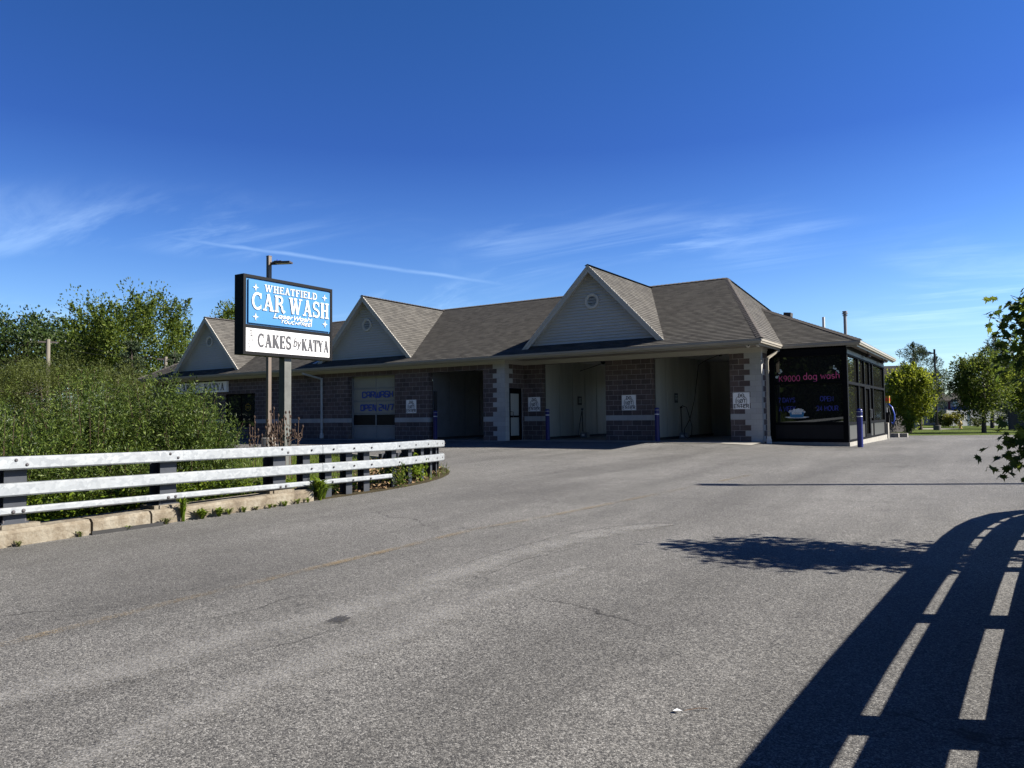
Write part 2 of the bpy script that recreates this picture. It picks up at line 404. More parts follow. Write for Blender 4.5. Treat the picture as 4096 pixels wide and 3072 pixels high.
leafmat('leaf_willow', (.012,.025,.005), (.038,.064,.009), (.112,.152,.028), .28)
leafmat('leaf_maple', (.022,.04,.006), (.06,.094,.013), (.125,.158,.024), .42)
leafmat('leaf_sapling', (.02,.04,.008), (.05,.085,.012), (.13,.17,.025), .42)
leafmat('leaf_dark', (.012,.025,.006), (.028,.05,.011), (.056,.084,.02), .25)
leafmat('leaf_bright', (.05,.075,.008), (.11,.15,.014), (.20,.235,.026), .5)
leafmat('leaf_olive', (.034,.046,.01), (.064,.082,.016), (.10,.12,.03), .3)
leafmat('needle', (.014,.026,.013), (.034,.054,.027), (.065,.09,.042), .2)
leafmat('leaf_weed', (.045,.075,.006), (.095,.145,.011), (.16,.22,.022), .4)
leafmat('grass_blade', (.03,.05,.006), (.058,.088,.01), (.11,.125,.025), .3)
leafmat('leaf_yellow', (.07,.08,.01), (.13,.14,.016), (.2,.19,.03), .3)

# ---------------------------------------------------------------- mesh helpers
class MB:
    def __init__(s): s.v = []; s.f = []; s.uv = []
    def face(s, pts, uv=None):
        i = len(s.v); s.v += [tuple(p) for p in pts]; s.f.append(tuple(range(i, i + len(pts))))
        s.uv.append([tuple(q) for q in uv] if uv else [(0, 0)] * len(pts))
    def box(s, x0, x1, y0, y1, z0, z1, uvm=False):
        P = [(x0, y0, z0), (x1, y0, z0), (x1, y1, z0), (x0, y1, z0), (x0, y0, z1), (x1, y0, z1), (x1, y1, z1), (x0, y1, z1)]
        for q, ax in (((0, 1, 5, 4), 'x'), ((2, 3, 7, 6), 'x'), ((1, 2, 6, 5), 'y'), ((3, 0, 4, 7), 'y'), ((4, 5, 6, 7), 'z'), ((3, 2, 1, 0), 'z')):
            pts = [P[k] for k in q]
            uv = [((p[0] if ax in 'xz' else p[1]), (p[1] if ax == 'z' else p[2])) for p in pts]
            s.face(pts, uv)
        return s
    def obox(s, c, a, b, h, la, lb, lh):
        """box centred at c with half axes a*la, b*lb, h*lh"""
        c = Vector(c); a = Vector(a).normalized() * la; b = Vector(b).normalized() * lb; h = Vector(h).normalized() * lh
        P = [c - a - b - h, c + a - b - h, c + a + b - h, c - a + b - h, c - a - b + h, c + a - b + h, c + a + b + h, c - a + b + h]
        for q in ((0, 1, 5, 4), (1, 2, 6, 5), (2, 3, 7, 6), (3, 0, 4, 7), (4, 5, 6, 7), (3, 2, 1, 0)): s.face([P[k] for k in q])
        return s
    def tube(s, path, rad, n=8, cap=True):
        path = [Vector(p) for p in path]
        if not isinstance(rad, (list, tuple)): rad = [rad] * len(path)
        rings = []
        prev = None
        for i, p in enumerate(path):
            d = (path[min(i + 1, len(path) - 1)] - path[max(i - 1, 0)])
            d = d.normalized() if d.length > 1e-9 else Vector((0, 0, 1))
            if prev is None:
                a = d.cross(Vector((0, 0, 1)) if abs(d.z) < 0.9 else Vector((1, 0, 0))).normalized()
            else:
                a = (prev - d * prev.dot(d)).normalized()
            prev = a
            b = d.cross(a)
            rings.append([p + (a * math.cos(2 * math.pi * k / n) + b * math.sin(2 * math.pi * k / n)) * rad[i] for k in range(n)])
        i0 = len(s.v)
        for r_ in rings: s.v += [tuple(q) for q in r_]
        for i in range(len(rings) - 1):
            for k in range(n):
                s.f.append((i0 + i * n + k, i0 + i * n + (k + 1) % n, i0 + (i + 1) * n + (k + 1) % n, i0 + (i + 1) * n + k))
                s.uv.append([(0, 0)] * 4)
        if cap:
            s.f.append(tuple(i0 + k for k in range(n))[::-1]); s.uv.append([(0, 0)] * n)
            s.f.append(tuple(i0 + (len(rings) - 1) * n + k for k in range(n))); s.uv.append([(0, 0)] * n)
        return s
    def sweep(s, path, prof, closed_prof=True, cap=True, up_=Vector((0, 0, 1))):
        """sweep a profile (list of (side, up)) along a path in plan; side = right-hand normal of travel"""
        path = [Vector(p) for p in path]
        n = len(prof); i0 = len(s.v)
        for i, p in enumerate(path):
            d0 = (path[i] - path[i - 1]) if i > 0 else (path[1] - path[0])
            d1 = (path[i + 1] - path[i]) if i < len(path) - 1 else d0
            d0 = Vector((d0.x, d0.y, 0)).normalized(); d1 = Vector((d1.x, d1.y, 0)).normalized()
            n0 = Vector((d0.y, -d0.x, 0)); n1 = Vector((d1.y, -d1.x, 0))
            mm = (n0 + n1); mm = mm.normalized() / max(0.3, mm.normalized().dot(n0))
            for a, b in prof: s.v.append(tuple(p + mm * a + up_ * b))
        m_ = n if closed_prof else n - 1
        for i in range(len(path) - 1):
            for k in range(m_):
                s.f.append((i0 + i * n + k, i0 + (i + 1) * n + k, i0 + (i + 1) * n + (k + 1) % n, i0 + i * n + (k + 1) % n)); s.uv.append([(0, 0)] * 4)
        if cap and closed_prof:
            s.f.append(tuple(i0 + k for k in range(n))); s.uv.append([(0, 0)] * n)
            s.f.append(tuple(i0 + (len(path) - 1) * n + k for k in range(n))[::-1]); s.uv.append([(0, 0)] * n)
        return s
    def lathe(s, c, prof, n=16):
        c = Vector(c); i0 = len(s.v)
        for r_, z in prof:
            for k in range(n): s.v.append((c.x + r_ * math.cos(2 * math.pi * k / n), c.y + r_ * math.sin(2 * math.pi * k / n), c.z + z))
        for i in range(len(prof) - 1):
            for k in range(n):
                s.f.append((i0 + i * n + k, i0 + i * n + (k + 1) % n, i0 + (i + 1) * n + (k + 1) % n, i0 + (i + 1) * n + k)); s.uv.append([(0, 0)] * 4)
        return s
    def build(s, name, mat, parent=None, smooth=False, loc=None):
        me = bpy.data.meshes.new(name)
        me.from_pydata(s.v, [], s.f)
        uvl = me.uv_layers.new(name='UVMap')
        flat = [c for f in s.uv for p in f for c in p]
        uvl.data.foreach_set('uv', flat)
        if smooth: me.polygons.foreach_set('use_smooth', [True] * len(me.polygons))
        me.materials.append(MAT[mat] if isinstance(mat, str) else mat)
        me.update()
        o = bpy.data.objects.new(name, me); COL.objects.link(o)
        if parent: o.parent = parent
        if loc: o.location = loc
        return o
def tag(o, label, cat, group=None, kind=None):
    o['label'] = label; o['category'] = cat
    if group: o['group'] = group
    if kind: o['kind'] = kind
    return o
def thing(name, label, cat, loc=(0, 0, 0), rz=0, group=None):
    o = bpy.data.objects.new(name, None); COL.objects.link(o)
    o.location = loc; o.rotation_euler = (0, 0, rz); o.empty_display_size = 0.3
    return tag(o, label, cat, group)
def struct(o): o['kind'] = 'structure'; return o
def dup(root, loc, rz=0, label=None, scale=None, cat=None, group=None):
    r_ = root.copy(); COL.objects.link(r_); r_.location = loc; r_.rotation_euler = (0, 0, rz)
    if scale: r_.scale = (scale,) * 3 if isinstance(scale, (int, float)) else scale
    if label: r_['label'] = label
    if cat: r_['category'] = cat
    if group: r_['group'] = group
    for ch in list(root.children):
        c = ch.copy(); COL.objects.link(c); c.parent = r_
        for g in list(ch.children):
            d = g.copy(); COL.objects.link(d); d.parent = c
    return r_
def sstep(a, b, x):
    t_ = min(1, max(0, (x - a) / (b - a))); return t_ * t_ * (3 - 2 * t_)
def G(x, y):
    """height of the ground"""
    if y > 0: f_ = 0.0
    elif y > -3: f_ = -0.05 * -y
    elif y > -60: f_ = -0.15 - 0.016 * (-3 - y)
    else: f_ = -1.06
    side = -0.16 - 0.008 * min(max(y - 2.4, -1), 60)
    w = sstep(8.5, 12.5, x) * sstep(-9, -2, y)
    z = f_ * (1 - w) + side * w
    if y > 13.5: z = min(z, -0.008 * min(60, y - 2) * 1.0 - 0.14 * sstep(13.5, 17, y))
    return z

# ---------------------------------------------------------------- lettering
def arc(cx, cy, rx, ry, a0, a1, n=8):
    return [(cx + rx * math.cos(R(a0 + (a1 - a0) * k / n)), cy + ry * math.sin(R(a0 + (a1 - a0) * k / n))) for k in range(n + 1)]
SANS = {
 'A': (.8, [[(0, 0), (.4, 1), (.8, 0)], [(.16, .33), (.64, .33)]]),
 'C': (.78, [arc(.42, .5, .42, .5, 45, 315, 12)]),
 'D': (.75, [[(.05, 0), (.05, 1), (.35, 1)] + arc(.35, .5, .4, .5, 90, -90, 10) + [(.05, 0)]]),
 'E': (.65, [[(.65, 1), (.05, 1), (.05, 0), (.65, 0)], [(.05, .52), (.58, .52)]]),
 'F': (.62, [[(.62, 1), (.05, 1), (.05, 0)], [(.05, .52), (.55, .52)]]),
 'H': (.72, [[(.05, 0), (.05, 1)], [(.67, 0), (.67, 1)], [(.05, .52), (.67, .52)]]),
 'I': (.2, [[(.1, 0), (.1, 1)]]),
 'K': (.72, [[(.05, 0), (.05, 1)], [(.68, 1), (.08, .42)], [(.25, .58), (.7, 0)]]),
 'L': (.6, [[(.05, 1), (.05, 0), (.6, 0)]]),
 'N': (.74, [[(.05, 0), (.05, 1), (.69, 0), (.69, 1)]]),
 'O': (.84, [arc(.42, .5, .40, .5, 0, 360, 18)]),
 'P': (.68, [[(.05, 0), (.05, 1), (.4, 1)] + arc(.4, .74, .28, .26, 90, -90, 8) + [(.05, .48)]]),
 'R': (.72, [[(.05, 0), (.05, 1), (.4, 1)] + arc(.4, .75, .27, .25, 90, -90, 8) + [(.05, .5)], [(.38, .5), (.7, 0)]]),
 'S': (.7, [arc(.36, .75, .29, .25, 30, 250, 8) + arc(.35, .26, .32, .26, 70, -150, 9)]),
 'T': (.7, [[(0, 1), (.7, 1)], [(.35, 1), (.35, 0)]]),
 'U': (.74, [[(.05, 1), (.05, .32)] + arc(.37, .32, .32, .32, 180, 360, 8) + [(.69, 1)]]),
 'W': (1.0, [[(0, 1), (.25, 0), (.5, .8), (.75, 0), (1.0, 1)]]),
 'Y': (.74, [[(0, 1), (.37, .48), (.74, 1)], [(.37, .48), (.37, 0)]]),
 '0': (.66, [arc(.33, .5, .31, .5, 0, 360, 16)]),
 '2': (.66, [arc(.33, .7, .29, .3, 160, -30, 8) + [(.04, 0), (.66, 0)]]),
 '4': (.7, [[(.5, 0), (.5, 1), (.04, .3), (.68, .3)]]),
 '7': (.66, [[(.02, 1), (.64, 1), (.22, 0)]]),
 '9': (.64, [arc(.32, .7, .28, .3, 0, 360, 12), [(.6, .7), (.55, .25), (.2, 0)]]),
 '/': (.42, [[(0, -.08), (.42, 1.08)]]),
 'a': (.56, [arc(.27, .3, .25, .3, 0, 360, 12), [(.52, .6), (.52, 0)]]),
 'b': (.56, [arc(.3, .3, .25, .3, 0, 360, 12), [(.05, 1), (.05, 0)]]),
 'd': (.56, [arc(.27, .3, .25, .3, 0, 360, 12), [(.52, 1), (.52, 0)]]),
 'e': (.56, [[(.04, .32), (.53, .32)] + arc(.28, .3, .25, .3, 5, 320, 11)]),
 'g': (.56, [arc(.27, .3, .25, .3, 0, 360, 12), [(.52, .6), (.52, -.1)] + arc(.27, -.12, .25, .2, 0, -150, 6)]),
 'h': (.54, [[(.05, 1), (.05, 0)], [(.05, .3)] + arc(.27, .36, .22, .24, 180, 0, 7) + [(.49, 0)]]),
 'o': (.56, [arc(.28, .3, .26, .3, 0, 360, 14)]),
 'r': (.36, [[(.05, .6), (.05, 0)], [(.05, .3)] + arc(.25, .36, .2, .22, 180, 60, 5)]),
 's': (.46, [arc(.23, .45, .18, .15, 30, 250, 6) + arc(.23, .15, .2, .15, 70, -150, 7)]),
 'w': (.74, [[(0, .6), (.18, 0), (.37, .5), (.56, 0), (.74, .6)]]),
 'y': (.54, [[(0, .6), (.27, .02)], [(.54, .6), (.16, -.35)]]),
}
# squared-off letters of the garage door
SQ = {
 'C': (.8, [[(.78, .72), (.78, .9), (.68, 1), (.12, 1), (.02, .9), (.02, .1), (.12, 0), (.68, 0), (.78, .1), (.78, .28)]]),
 'A': (.8, [[(.02, 0), (.02, .88), (.14, 1), (.66, 1), (.78, .88), (.78, 0)], [(.02, .42), (.78, .42)]]),
 'R': (.8, [[(.02, 0), (.02, 1), (.66, 1), (.78, .88), (.78, .56), (.68, .45), (.02, .45)], [(.45, .45), (.78, 0)]]),
 'W': (1.0, [[(.02, 1), (.06, 0), (.42, 0), (.5, .7), (.58, 0), (.94, 0), (.98, 1)]]),
 'S': (.8, [[(.78, .8), (.78, .92), (.68, 1), (.12, 1), (.02, .9), (.02, .6), (.12, .52), (.68, .48), (.78, .4), (.78, .1), (.68, 0), (.12, 0), (.02, .1), (.02, .22)]]),
 'H': (.8, [[(.04, 0), (.04, 1)], [(.76, 0), (.76, 1)], [(.04, .5), (.76, .5)]]),
 'O': (.8, [[(.12, 0), (.02, .1), (.02, .9), (.12, 1), (.68, 1), (.78, .9), (.78, .1), (.68, 0), (.12, 0)]]),
 'P': (.8, [[(.02, 0), (.02, 1), (.66, 1), (.78, .88), (.78, .52), (.68, .42), (.02, .42)]]),
 'E': (.76, [[(.76, 1), (.02, 1), (.02, 0), (.76, 0)], [(.02, .5), (.66, .5)]]),
 'N': (.8, [[(.02, 0), (.02, 1), (.2, 1), (.62, 0), (.78, 0), (.78, 1)]]),
 '2': (.78, [[(.02, 1), (.66, 1), (.76, .9), (.76, .6), (.66, .52), (.12, .44), (.02, .36), (.02, 0), (.78, 0)]]),
 '4': (.78, [[(.1, 1), (.02, .35), (.78, .35)], [(.6, 1), (.6, 0)]]),
 '7': (.78, [[(.02, 1), (.76, 1), (.4, 0)]]),
 '/': (.4, [[(0, -.05), (.4, 1.05)]]),
}
# slab letters: (width, [(points, stroke width)])
TK, TN, SF = .205, .095, .095
def sl_v(x): return ([(x, .03), (x, .97)], TK)
def sl_s(x, y, w=.17): return ([(x - w, y), (x + w, y)], SF)
B_, T_ = .045, .955
SLAB = {
 'H': (.86, [sl_v(.2), sl_v(.66), ([(.2, .5), (.66, .5)], TN), sl_s(.2, B_), sl_s(.2, T_), sl_s(.66, B_), sl_s(.66, T_)]),
 'E': (.76, [sl_v(.2), ([(.04, T_), (.7, T_)], SF), ([(.04, B_), (.7, B_)], SF), ([(.2, .52), (.55, .52)], TN), ([(.68, .98), (.68, .74)], .07), ([(.68, .02), (.68, .28)], .07), ([(.55, .64), (.55, .4)], .06)]),
 'A': (.9, [([(.18, .05), (.45, 1)], TN), ([(.43, 1), (.72, .05)], TK), ([(.26, .32), (.6, .32)], TN), sl_s(.17, B_, .16), sl_s(.73, B_, .17)]),
 'T': (.8, [sl_v(.4), ([(.03, T_), (.77, T_)], SF), ([(.06, .98), (.06, .7)], .07), ([(.74, .98), (.74, .7)], .07), sl_s(.4, B_)]),
 'F': (.72, [sl_v(.2), ([(.04, T_), (.68, T_)], SF), ([(.2, .5), (.52, .5)], TN), ([(.66, .98), (.66, .72)], .07), ([(.52, .62), (.52, .38)], .06), sl_s(.2, B_)]),
 'I': (.42, [sl_v(.21), sl_s(.21, B_), sl_s(.21, T_)]),
 'L': (.72, [sl_v(.2), sl_s(.2, T_), ([(.04, B_), (.68, B_)], SF), ([(.66, .02), (.66, .32)], .07)]),
 'D': (.84, [sl_v(.2), ([(.04, T_), (.4, T_)], SF), ([(.04, B_), (.4, B_)], SF), (arc(.38, .5, .34, .455, 90, -90, 10), .15)]),
 'W': (1.25, [([(.18, 1), (.38, .02)], TK), ([(.38, .02), (.62, .95)], TN), ([(.58, 1), (.82, .02)], TK), ([(.82, .02), (1.08, .97)], TN), sl_s(.17, T_, .16), sl_s(.60, T_, .15), sl_s(1.08, T_, .15)]),
 'C': (.82, [(arc(.44, .5, .35, .45, 50, 310, 14), .15), ([(.70, .98), (.70, .66)], .07), ([(.70, .06), (.70, .3)], .05)]),
 'R': (.88, [sl_v(.2), ([(.04, T_), (.42, T_)], SF), (arc(.4, .735, .24, .22, 90, -90, 8), .14), ([(.2, .515), (.42, .515)], TN), ([(.45, .5), (.62, .36), (.66, .12), (.76, .03), (.86, .12)], .13), sl_s(.2, B_)]),
 'S': (.74, [(arc(.36, .73, .24, .225, 35, 235, 8) + arc(.37, .27, .26, .225, 65, -140, 9), .14), ([(.61, .98), (.61, .7)], .07), ([(.11, .02), (.11, .32)], .07)]),
 'K': (.9, [sl_v(.2), sl_s(.2, T_), sl_s(.2, B_), ([(.7, .95), (.24, .42)], TN), ([(.38, .6), (.72, .05)], TK), sl_s(.68, T_, .15), sl_s(.74, B_, .15)]),
 'Y': (.86, [([(.14, .97), (.43, .45)], TK), ([(.72, .97), (.45, .45)], TN), ([(.43, .5), (.43, .03)], TK), sl_s(.14, T_, .15), sl_s(.72, T_, .14), sl_s(.43, B_)]),
}
class Lettering:
    """flat strokes with a little thickness, laid on a surface with frame (O, U, V, N)"""
    def __init__(s, O, U, V, Nn):
        s.O, s.U, s.V, s.N = Vector(O), Vector(U).normalized(), Vector(V).normalized(), Vector(Nn).normalized()
        s.mb = MB(); s.k = 0
    def P(s, x, y, h): return s.O + s.U * x + s.V * y + s.N * h
    def ribbon(s, pts, w, depth=0.004, base=0.001):
        s.k += 1
        top = base + depth + 0.00035 * (s.k % 24)
        P2 = [Vector(p) for p in pts]
        clean = [P2[0]]
        for p in P2[1:]:
            if (p - clean[-1]).length > 1e-5: clean.append(p)
        P2 = clean
        if len(P2) < 2: return
        closed = (P2[0] - P2[-1]).length < 1e-4
        if closed: P2 = P2[:-1]
        n = len(P2); L, Rr = [], []
        for i in range(n):
            a = P2[i - 1] if (i > 0 or closed) else None
            b = P2[(i + 1) % n] if (i < n - 1 or closed) else None
            d0 = (P2[i] - a).normalized() if a is not None else (b - P2[i]).normalized()
            d1 = (b - P2[i]).normalized() if b is not None else d0
            n0 = Vector((-d0.y, d0.x)); n1 = Vector((-d1.y, d1.x)); m_ = n0 + n1
            m_ = n0 if m_.length < 1e-3 else m_.normalized() / max(0.55, m_.normalized().dot(n0))
            L.append(P2[i] + m_ * w / 2); Rr.append(P2[i] - m_ * w / 2)
        rng_ = range(n) if closed else range(n - 1)
        for i in rng_:
            j = (i + 1) % n
            q = [L[i], Rr[i], Rr[j], L[j]]
            s.mb.face([s.P(p.x, p.y, top) for p in q])
            for a, b in ((Rr[i], Rr[j]), (L[j], L[i])):
                s.mb.face([s.P(a.x, a.y, base), s.P(b.x, b.y, base), s.P(b.x, b.y, top), s.P(a.x, a.y, top)])
        if not closed:
            for a, b in ((L[0], Rr[0]), (Rr[-1], L[-1])):
                s.mb.face([s.P(a.x, a.y, base), s.P(b.x, b.y, base), s.P(b.x, b.y, top), s.P(a.x, a.y, top)])
    def poly(s, pts, depth=0.004, base=0.001):
        s.k += 1
        top = base + depth + 0.00035 * (s.k % 24)
        s.mb.face([s.P(x, y, top) for x, y in pts])
        for i in range(len(pts)):
            a, b = pts[i], pts[(i + 1) % len(pts)]
            s.mb.face([s.P(*a, base), s.P(*b, base), s.P(*b, top), s.P(*a, top)])
    def text(s, txt, x, y, h, width=None, bold=1.0, w=.14, font=SANS, gap=.16, space=.4, shear=0.0, depth=0.004, jit=0.0, center=False):
        adv = 0
        for ch in txt:
            adv += (space if ch == ' ' else font[ch][0] + gap)
        adv -= gap
        sx = (width / (adv * h)) if width else 1.0
        cx = x - (adv * h * sx / 2 if center else 0)
        for ch in txt:
            if ch == ' ': cx += space * h * sx; continue
            wd, strokes = font[ch]
            dy = random.uniform(-jit, jit) * h
            for st in strokes:
                pts, lw = (st if isinstance(st, tuple) else (st, w))
                s.ribbon([(cx + (px + shear * py) * h * sx, y + dy + py * h) for px, py in pts], bold * lw * h * min(1.0, sx * 1.0 if sx < 1 else 1), depth)
            cx += (wd + gap) * h * sx
    def star(s, x, y, r_, depth):
        pts = []
        for k in range(8):
            a = math.pi / 4 * k
            q = r_ if k % 2 == 0 else r_ * 0.27
            pts.append((x + q * math.sin(a), y + q * math.cos(a) * 1.15))
        s.poly(pts, depth)
    def disc(s, x, y, r_, depth=0.003, n=14):
        s.poly([(x + r_ * math.cos(2 * math.pi * k / n), y + r_ * math.sin(2 * math.pi * k / n)) for k in range(n)], depth)
    def build(s, name, mat, parent): return s.mb.build(name, mat, parent)

# ---------------------------------------------------------------- ground, asphalt, kerbs
AC, AR = (1.42, -15.5), 6.0         # centre and radius of the left rail's bend
asph = [(7.47, -60), (7.47, -40), (7.47, -25), (7.47, -17.0)]
asph += [(AC[0] + (AR + .12) * math.cos(R(a)), AC[1] + (AR + .12) * math.sin(R(a))) for a in range(0, 80, 8)]
asph += [(0.8, -8.9), (-1.5, -7.9), (-5, -7.5), (-12, -7.3), (-60, -7.3), (-60, 20), (0, 21.2), (12.6, 21.6), (18, 25), (40, 33), (90, 33), (90, -11), (23, -11)]
RC, RRAD = (21.9, -15.4), 3.95
asph += [(RC[0] + (RRAD) * math.cos(R(a)), RC[1] + (RRAD) * math.sin(R(a))) for a in range(100, 181, 10)]
asph += [(17.85, -25), (17.8, -40), (17.8, -60)]
def inside(x, y, P):
    c = False; j = len(P) - 1
    for i in range(len(P)):
        if (P[i][1] > y) != (P[j][1] > y) and x < (P[j][0] - P[i][0]) * (y - P[i][1]) / (P[j][1] - P[i][1]) + P[i][0]: c = not c
        j = i
    return c
pts = [Vector(p) for p in asph]; ne = len(pts)
for x in np.arange(-14, 30.1, 1.0):
    for y in np.arange(-34, 28.1, 1.0): pts.append(Vector((x + random.uniform(-.2, .2), y + random.uniform(-.2, .2))))
for x in np.arange(-100, 131, 10.0):
    for y in np.arange(-100, 151, 10.0):
        if not (-15 < x < 31 and -35 < y < 29): pts.append(Vector((x + .3, y + .2)))
for x in (-1500, -600, -250, 0, 250, 600, 1500):
    for y in (-1500, -600, -250, 0, 300, 700, 1500):
        if abs(x) > 200 or abs(y) > 200: pts.append(Vector((x, y)))
vo_, ed_, fa_, _, _, _ = delaunay_2d_cdt(pts, [(i, (i + 1) % ne) for i in range(ne)], [], 0, 1e-5)
MA, ML, MV = MB(), MB(), MB()
def Gg(x, y, grass):
    z = G(x, y)
    if grass and not (y > 20.5): z -= 0.02
    return z
for f_ in fa_:
    P3 = [vo_[k] for k in f_]
    cx = sum(p.x for p in P3) / 3; cy = sum(p.y for p in P3) / 3
    (MA if inside(cx, cy, asph) else (MV if (2.0 < cx < 8 and -45 < cy < -8.0 and (cx > 4.5 or cy > -13)) else ML)).face([(p.x, p.y, G(p.x, p.y)) for p in P3])
struct(MA.build('asphalt', 'asphalt', smooth=False))
struct(ML.build('ground', 'lawn'))
struct(MV.build('verge_soil', 'soil'))

# worn yellow line along the drive
def strip_on_ground(path, w, lift=0.005):
    q = MB(); n = len(path)
    for i in range(n - 1):
        a, b = Vector(path[i]), Vector(path[i + 1]); k = max(1, int((b - a).length / 0.5))
        d = (b - a).normalized(); nn = Vector((-d.y, d.x)) * w / 2
        for j in range(k):
            p0 = a.lerp(b, j / k); p1 = a.lerp(b, (j + 1) / k)
            q.face([(p0.x - nn.x, p0.y - nn.y, G(p0.x, p0.y) + lift), (p1.x - nn.x, p1.y - nn.y, G(p1.x, p1.y) + lift),
                    (p1.x + nn.x, p1.y + nn.y, G(p1.x, p1.y) + lift), (p0.x + nn.x, p0.y + nn.y, G(p0.x, p0.y) + lift)])
    return q
ypath = [(11.62, -26), (11.60, -22.2), (11.68, -20.1), (11.72, -18.3), (11.98, -17.0), (12.26, -14.96), (12.58, -12.5), (12.9, -10.2)]
struct(strip_on_ground(ypath, 0.11, 0.016).build('road_marking', 'faded_yellow'))

m, t, b = newmat('patch_wear')
co = N(t, 'ShaderNodeTexCoord'); v1 = N(t, 'ShaderNodeTexVoronoi'); v1.inputs['Scale'].default_value = 150; t.links.new(co.outputs['Object'], v1.inputs['Vector'])
n1 = N(t, 'ShaderNodeTexNoise'); n1.inputs['Scale'].default_value = 2.2; n1.inputs['Detail'].default_value = 9; n1.inputs['Roughness'].default_value = .7; t.links.new(co.outputs['Object'], n1.inputs['Vector'])
uvn = N(t, 'ShaderNodeUVMap'); su = N(t, 'ShaderNodeSeparateXYZ'); t.links.new(uvn.outputs[0], su.inputs[0])
edge = math_node(t, 'MULTIPLY', math_node(t, 'MULTIPLY', su.outputs[0], math_node(t, 'SUBTRACT', 1.0, su.outputs[0])), 4.0)
sp = N(t, 'ShaderNodeSeparateColor'); t.links.new(v1.outputs['Color'], sp.inputs[0])
q = math_node(t, 'ADD', math_node(t, 'ADD', math_node(t, 'MULTIPLY', sp.outputs[0], 0.45), math_node(t, 'MULTIPLY', n1.outputs[0], 0.9)), math_node(t, 'MULTIPLY', edge, 0.45))
a_ = N(t, 'ShaderNodeMapRange'); a_.inputs[1].default_value = 0.80; a_.inputs[2].default_value = 1.2; a_.inputs[4].default_value = 0.65
t.links.new(q, a_.inputs[0]); t.links.new(a_.outputs[0], b.inputs['Alpha'])
rp = N(t, 'ShaderNodeValToRGB'); rp.color_ramp.elements[0].color = (0.05, 0.05, 0.05, 1); rp.color_ramp.elements[1].color = (0.34, 0.335, 0.32, 1)
t.links.new(sp.outputs[1], rp.inputs[0]); t.links.new(rp.outputs[0], b.inputs['Base Color']); b.inputs['Roughness'].default_value = 0.85
def wavy_strip(path, widths, lift, name, mat, amp=0.02, step=0.08):
    q = MB(); pts_ = []
    for i in range(len(path) - 1):
        a, b_ = Vector(path[i]), Vector(path[i + 1]); k = max(1, int((b_ - a).length / step))
        for j in range(k): pts_.append((a.lerp(b_, j / k), widths[i] + (widths[i + 1] - widths[i]) * j / k))
    pts_.append((Vector(path[-1]), widths[-1])); L_, R_ = [], []
    off = 0
    for i, (p, w) in enumerate(pts_):
        d = (pts_[min(i + 1, len(pts_) - 1)][0] - pts_[max(i - 1, 0)][0]).normalized(); n_ = Vector((-d.y, d.x)); off = off * .8 + random.uniform(-amp, amp)
        c = p + n_ * off; L_.append(c + n_ * w / 2 * random.uniform(.8, 1.15)); R_.append(c - n_ * w / 2 * random.uniform(.8, 1.15))
    for i in range(len(L_) - 1):
        q.face([(v.x, v.y, G(v.x, v.y) + lift) for v in (R_[i], R_[i + 1], L_[i + 1], L_[i])], [(0, i), (0, i + 1), (1, i + 1), (1, i)])
    return struct(q.build(name, mat))
wavy_strip([(12.55, -24.2), (12.9, -22.6), (13.05, -21.2), (13.0, -19.6), (13.1, -18.2), (13.45, -17.2), (13.72, -16.8)], [.5, .75, .55, .5, .55, .42, .12], .010, 'pavement_patch', 'patch_wear')
wavy_strip([(13.9, -25), (13.7, -23), (13.75, -21.2), (13.9, -19.5)], [.2, .5, .5, .15], .010, 'pavement_patch', 'patch_wear')
for cpath in ([(13.1, -22.9), (13.28, -22.4), (13.28, -21.9)], [(12.8, -20.5), (12.78, -19.2), (12.84, -18.2), (13.1, -17.3), (13.55, -16.7), (13.78, -16.75), (13.70, -17.05)], [(13.3, -20.6), (13.22, -19.5), (13.4, -18.6)], [(12.2, -22.6), (12.35, -22.0), (12.3, -21.6), (12.5, -21.4)], [(13.9, -14.7), (14.3, -14.35), (14.65, -14.5)], [(9.6, -9.5), (10.5, -9.1), (11.6, -9.2)], [(7.4, -7.2), (8.6, -6.7), (10.2, -6.75)]):
    wavy_strip(cpath, [.004] + [.012] * (len(cpath) - 2) + [.004], .006, 'pavement_crack', 'crack', .014, .05)
q = MB(); q.face([(13.14 + .075 * math.cos(R(a)) * (1 + .45 * math.sin(a * 1.7)), -21.89 + .085 * math.sin(R(a)) * (1 + .4 * math.cos(a * 2.3)), G(13.14, -21.89) + .014) for a in range(0, 360, 15)]); struct(q.build('oil_stain', 'stain'))

# long low kerb wall under the first rail posts, in weathered lengths
kz = lambda y: G(7.4, y)
for y0, y1 in ((-36, -30.02), (-30, -25.52), (-25.5, -20.75), (-20.72, -19.95), (-19.92, -17.05)):
    q = MB()
    n = 14
    jit = [random.uniform(-.006, .006) for _ in range(n + 1)]
    for i in range(n):
        ya = y0 + (y1 - y0) * i / n; yb = y0 + (y1 - y0) * (i + 1) / n
        za, zb = kz(ya), kz(yb); ja, jb = jit[i], jit[i + 1]
        pa = [(7.47 + ja, ya, za - .1), (7.46 + ja, ya, za + .155), (7.42, ya, za + .195 + ja), (7.05, ya, za + .20), (7.03, ya, za - .3)]
        pb = [(7.47 + jb, yb, zb - .1), (7.46 + jb, yb, zb + .155), (7.42, yb, zb + .195 + jb), (7.05, yb, zb + .20), (7.03, yb, zb - .3)]
        for k in range(4): q.face([pa[k], pb[k], pb[k + 1], pa[k + 1]])
        if i == 0: q.face(pa)
        if i == n - 1: q.face(pb[::-1])
    struct(q.build('kerb', 'kerb_concrete'))
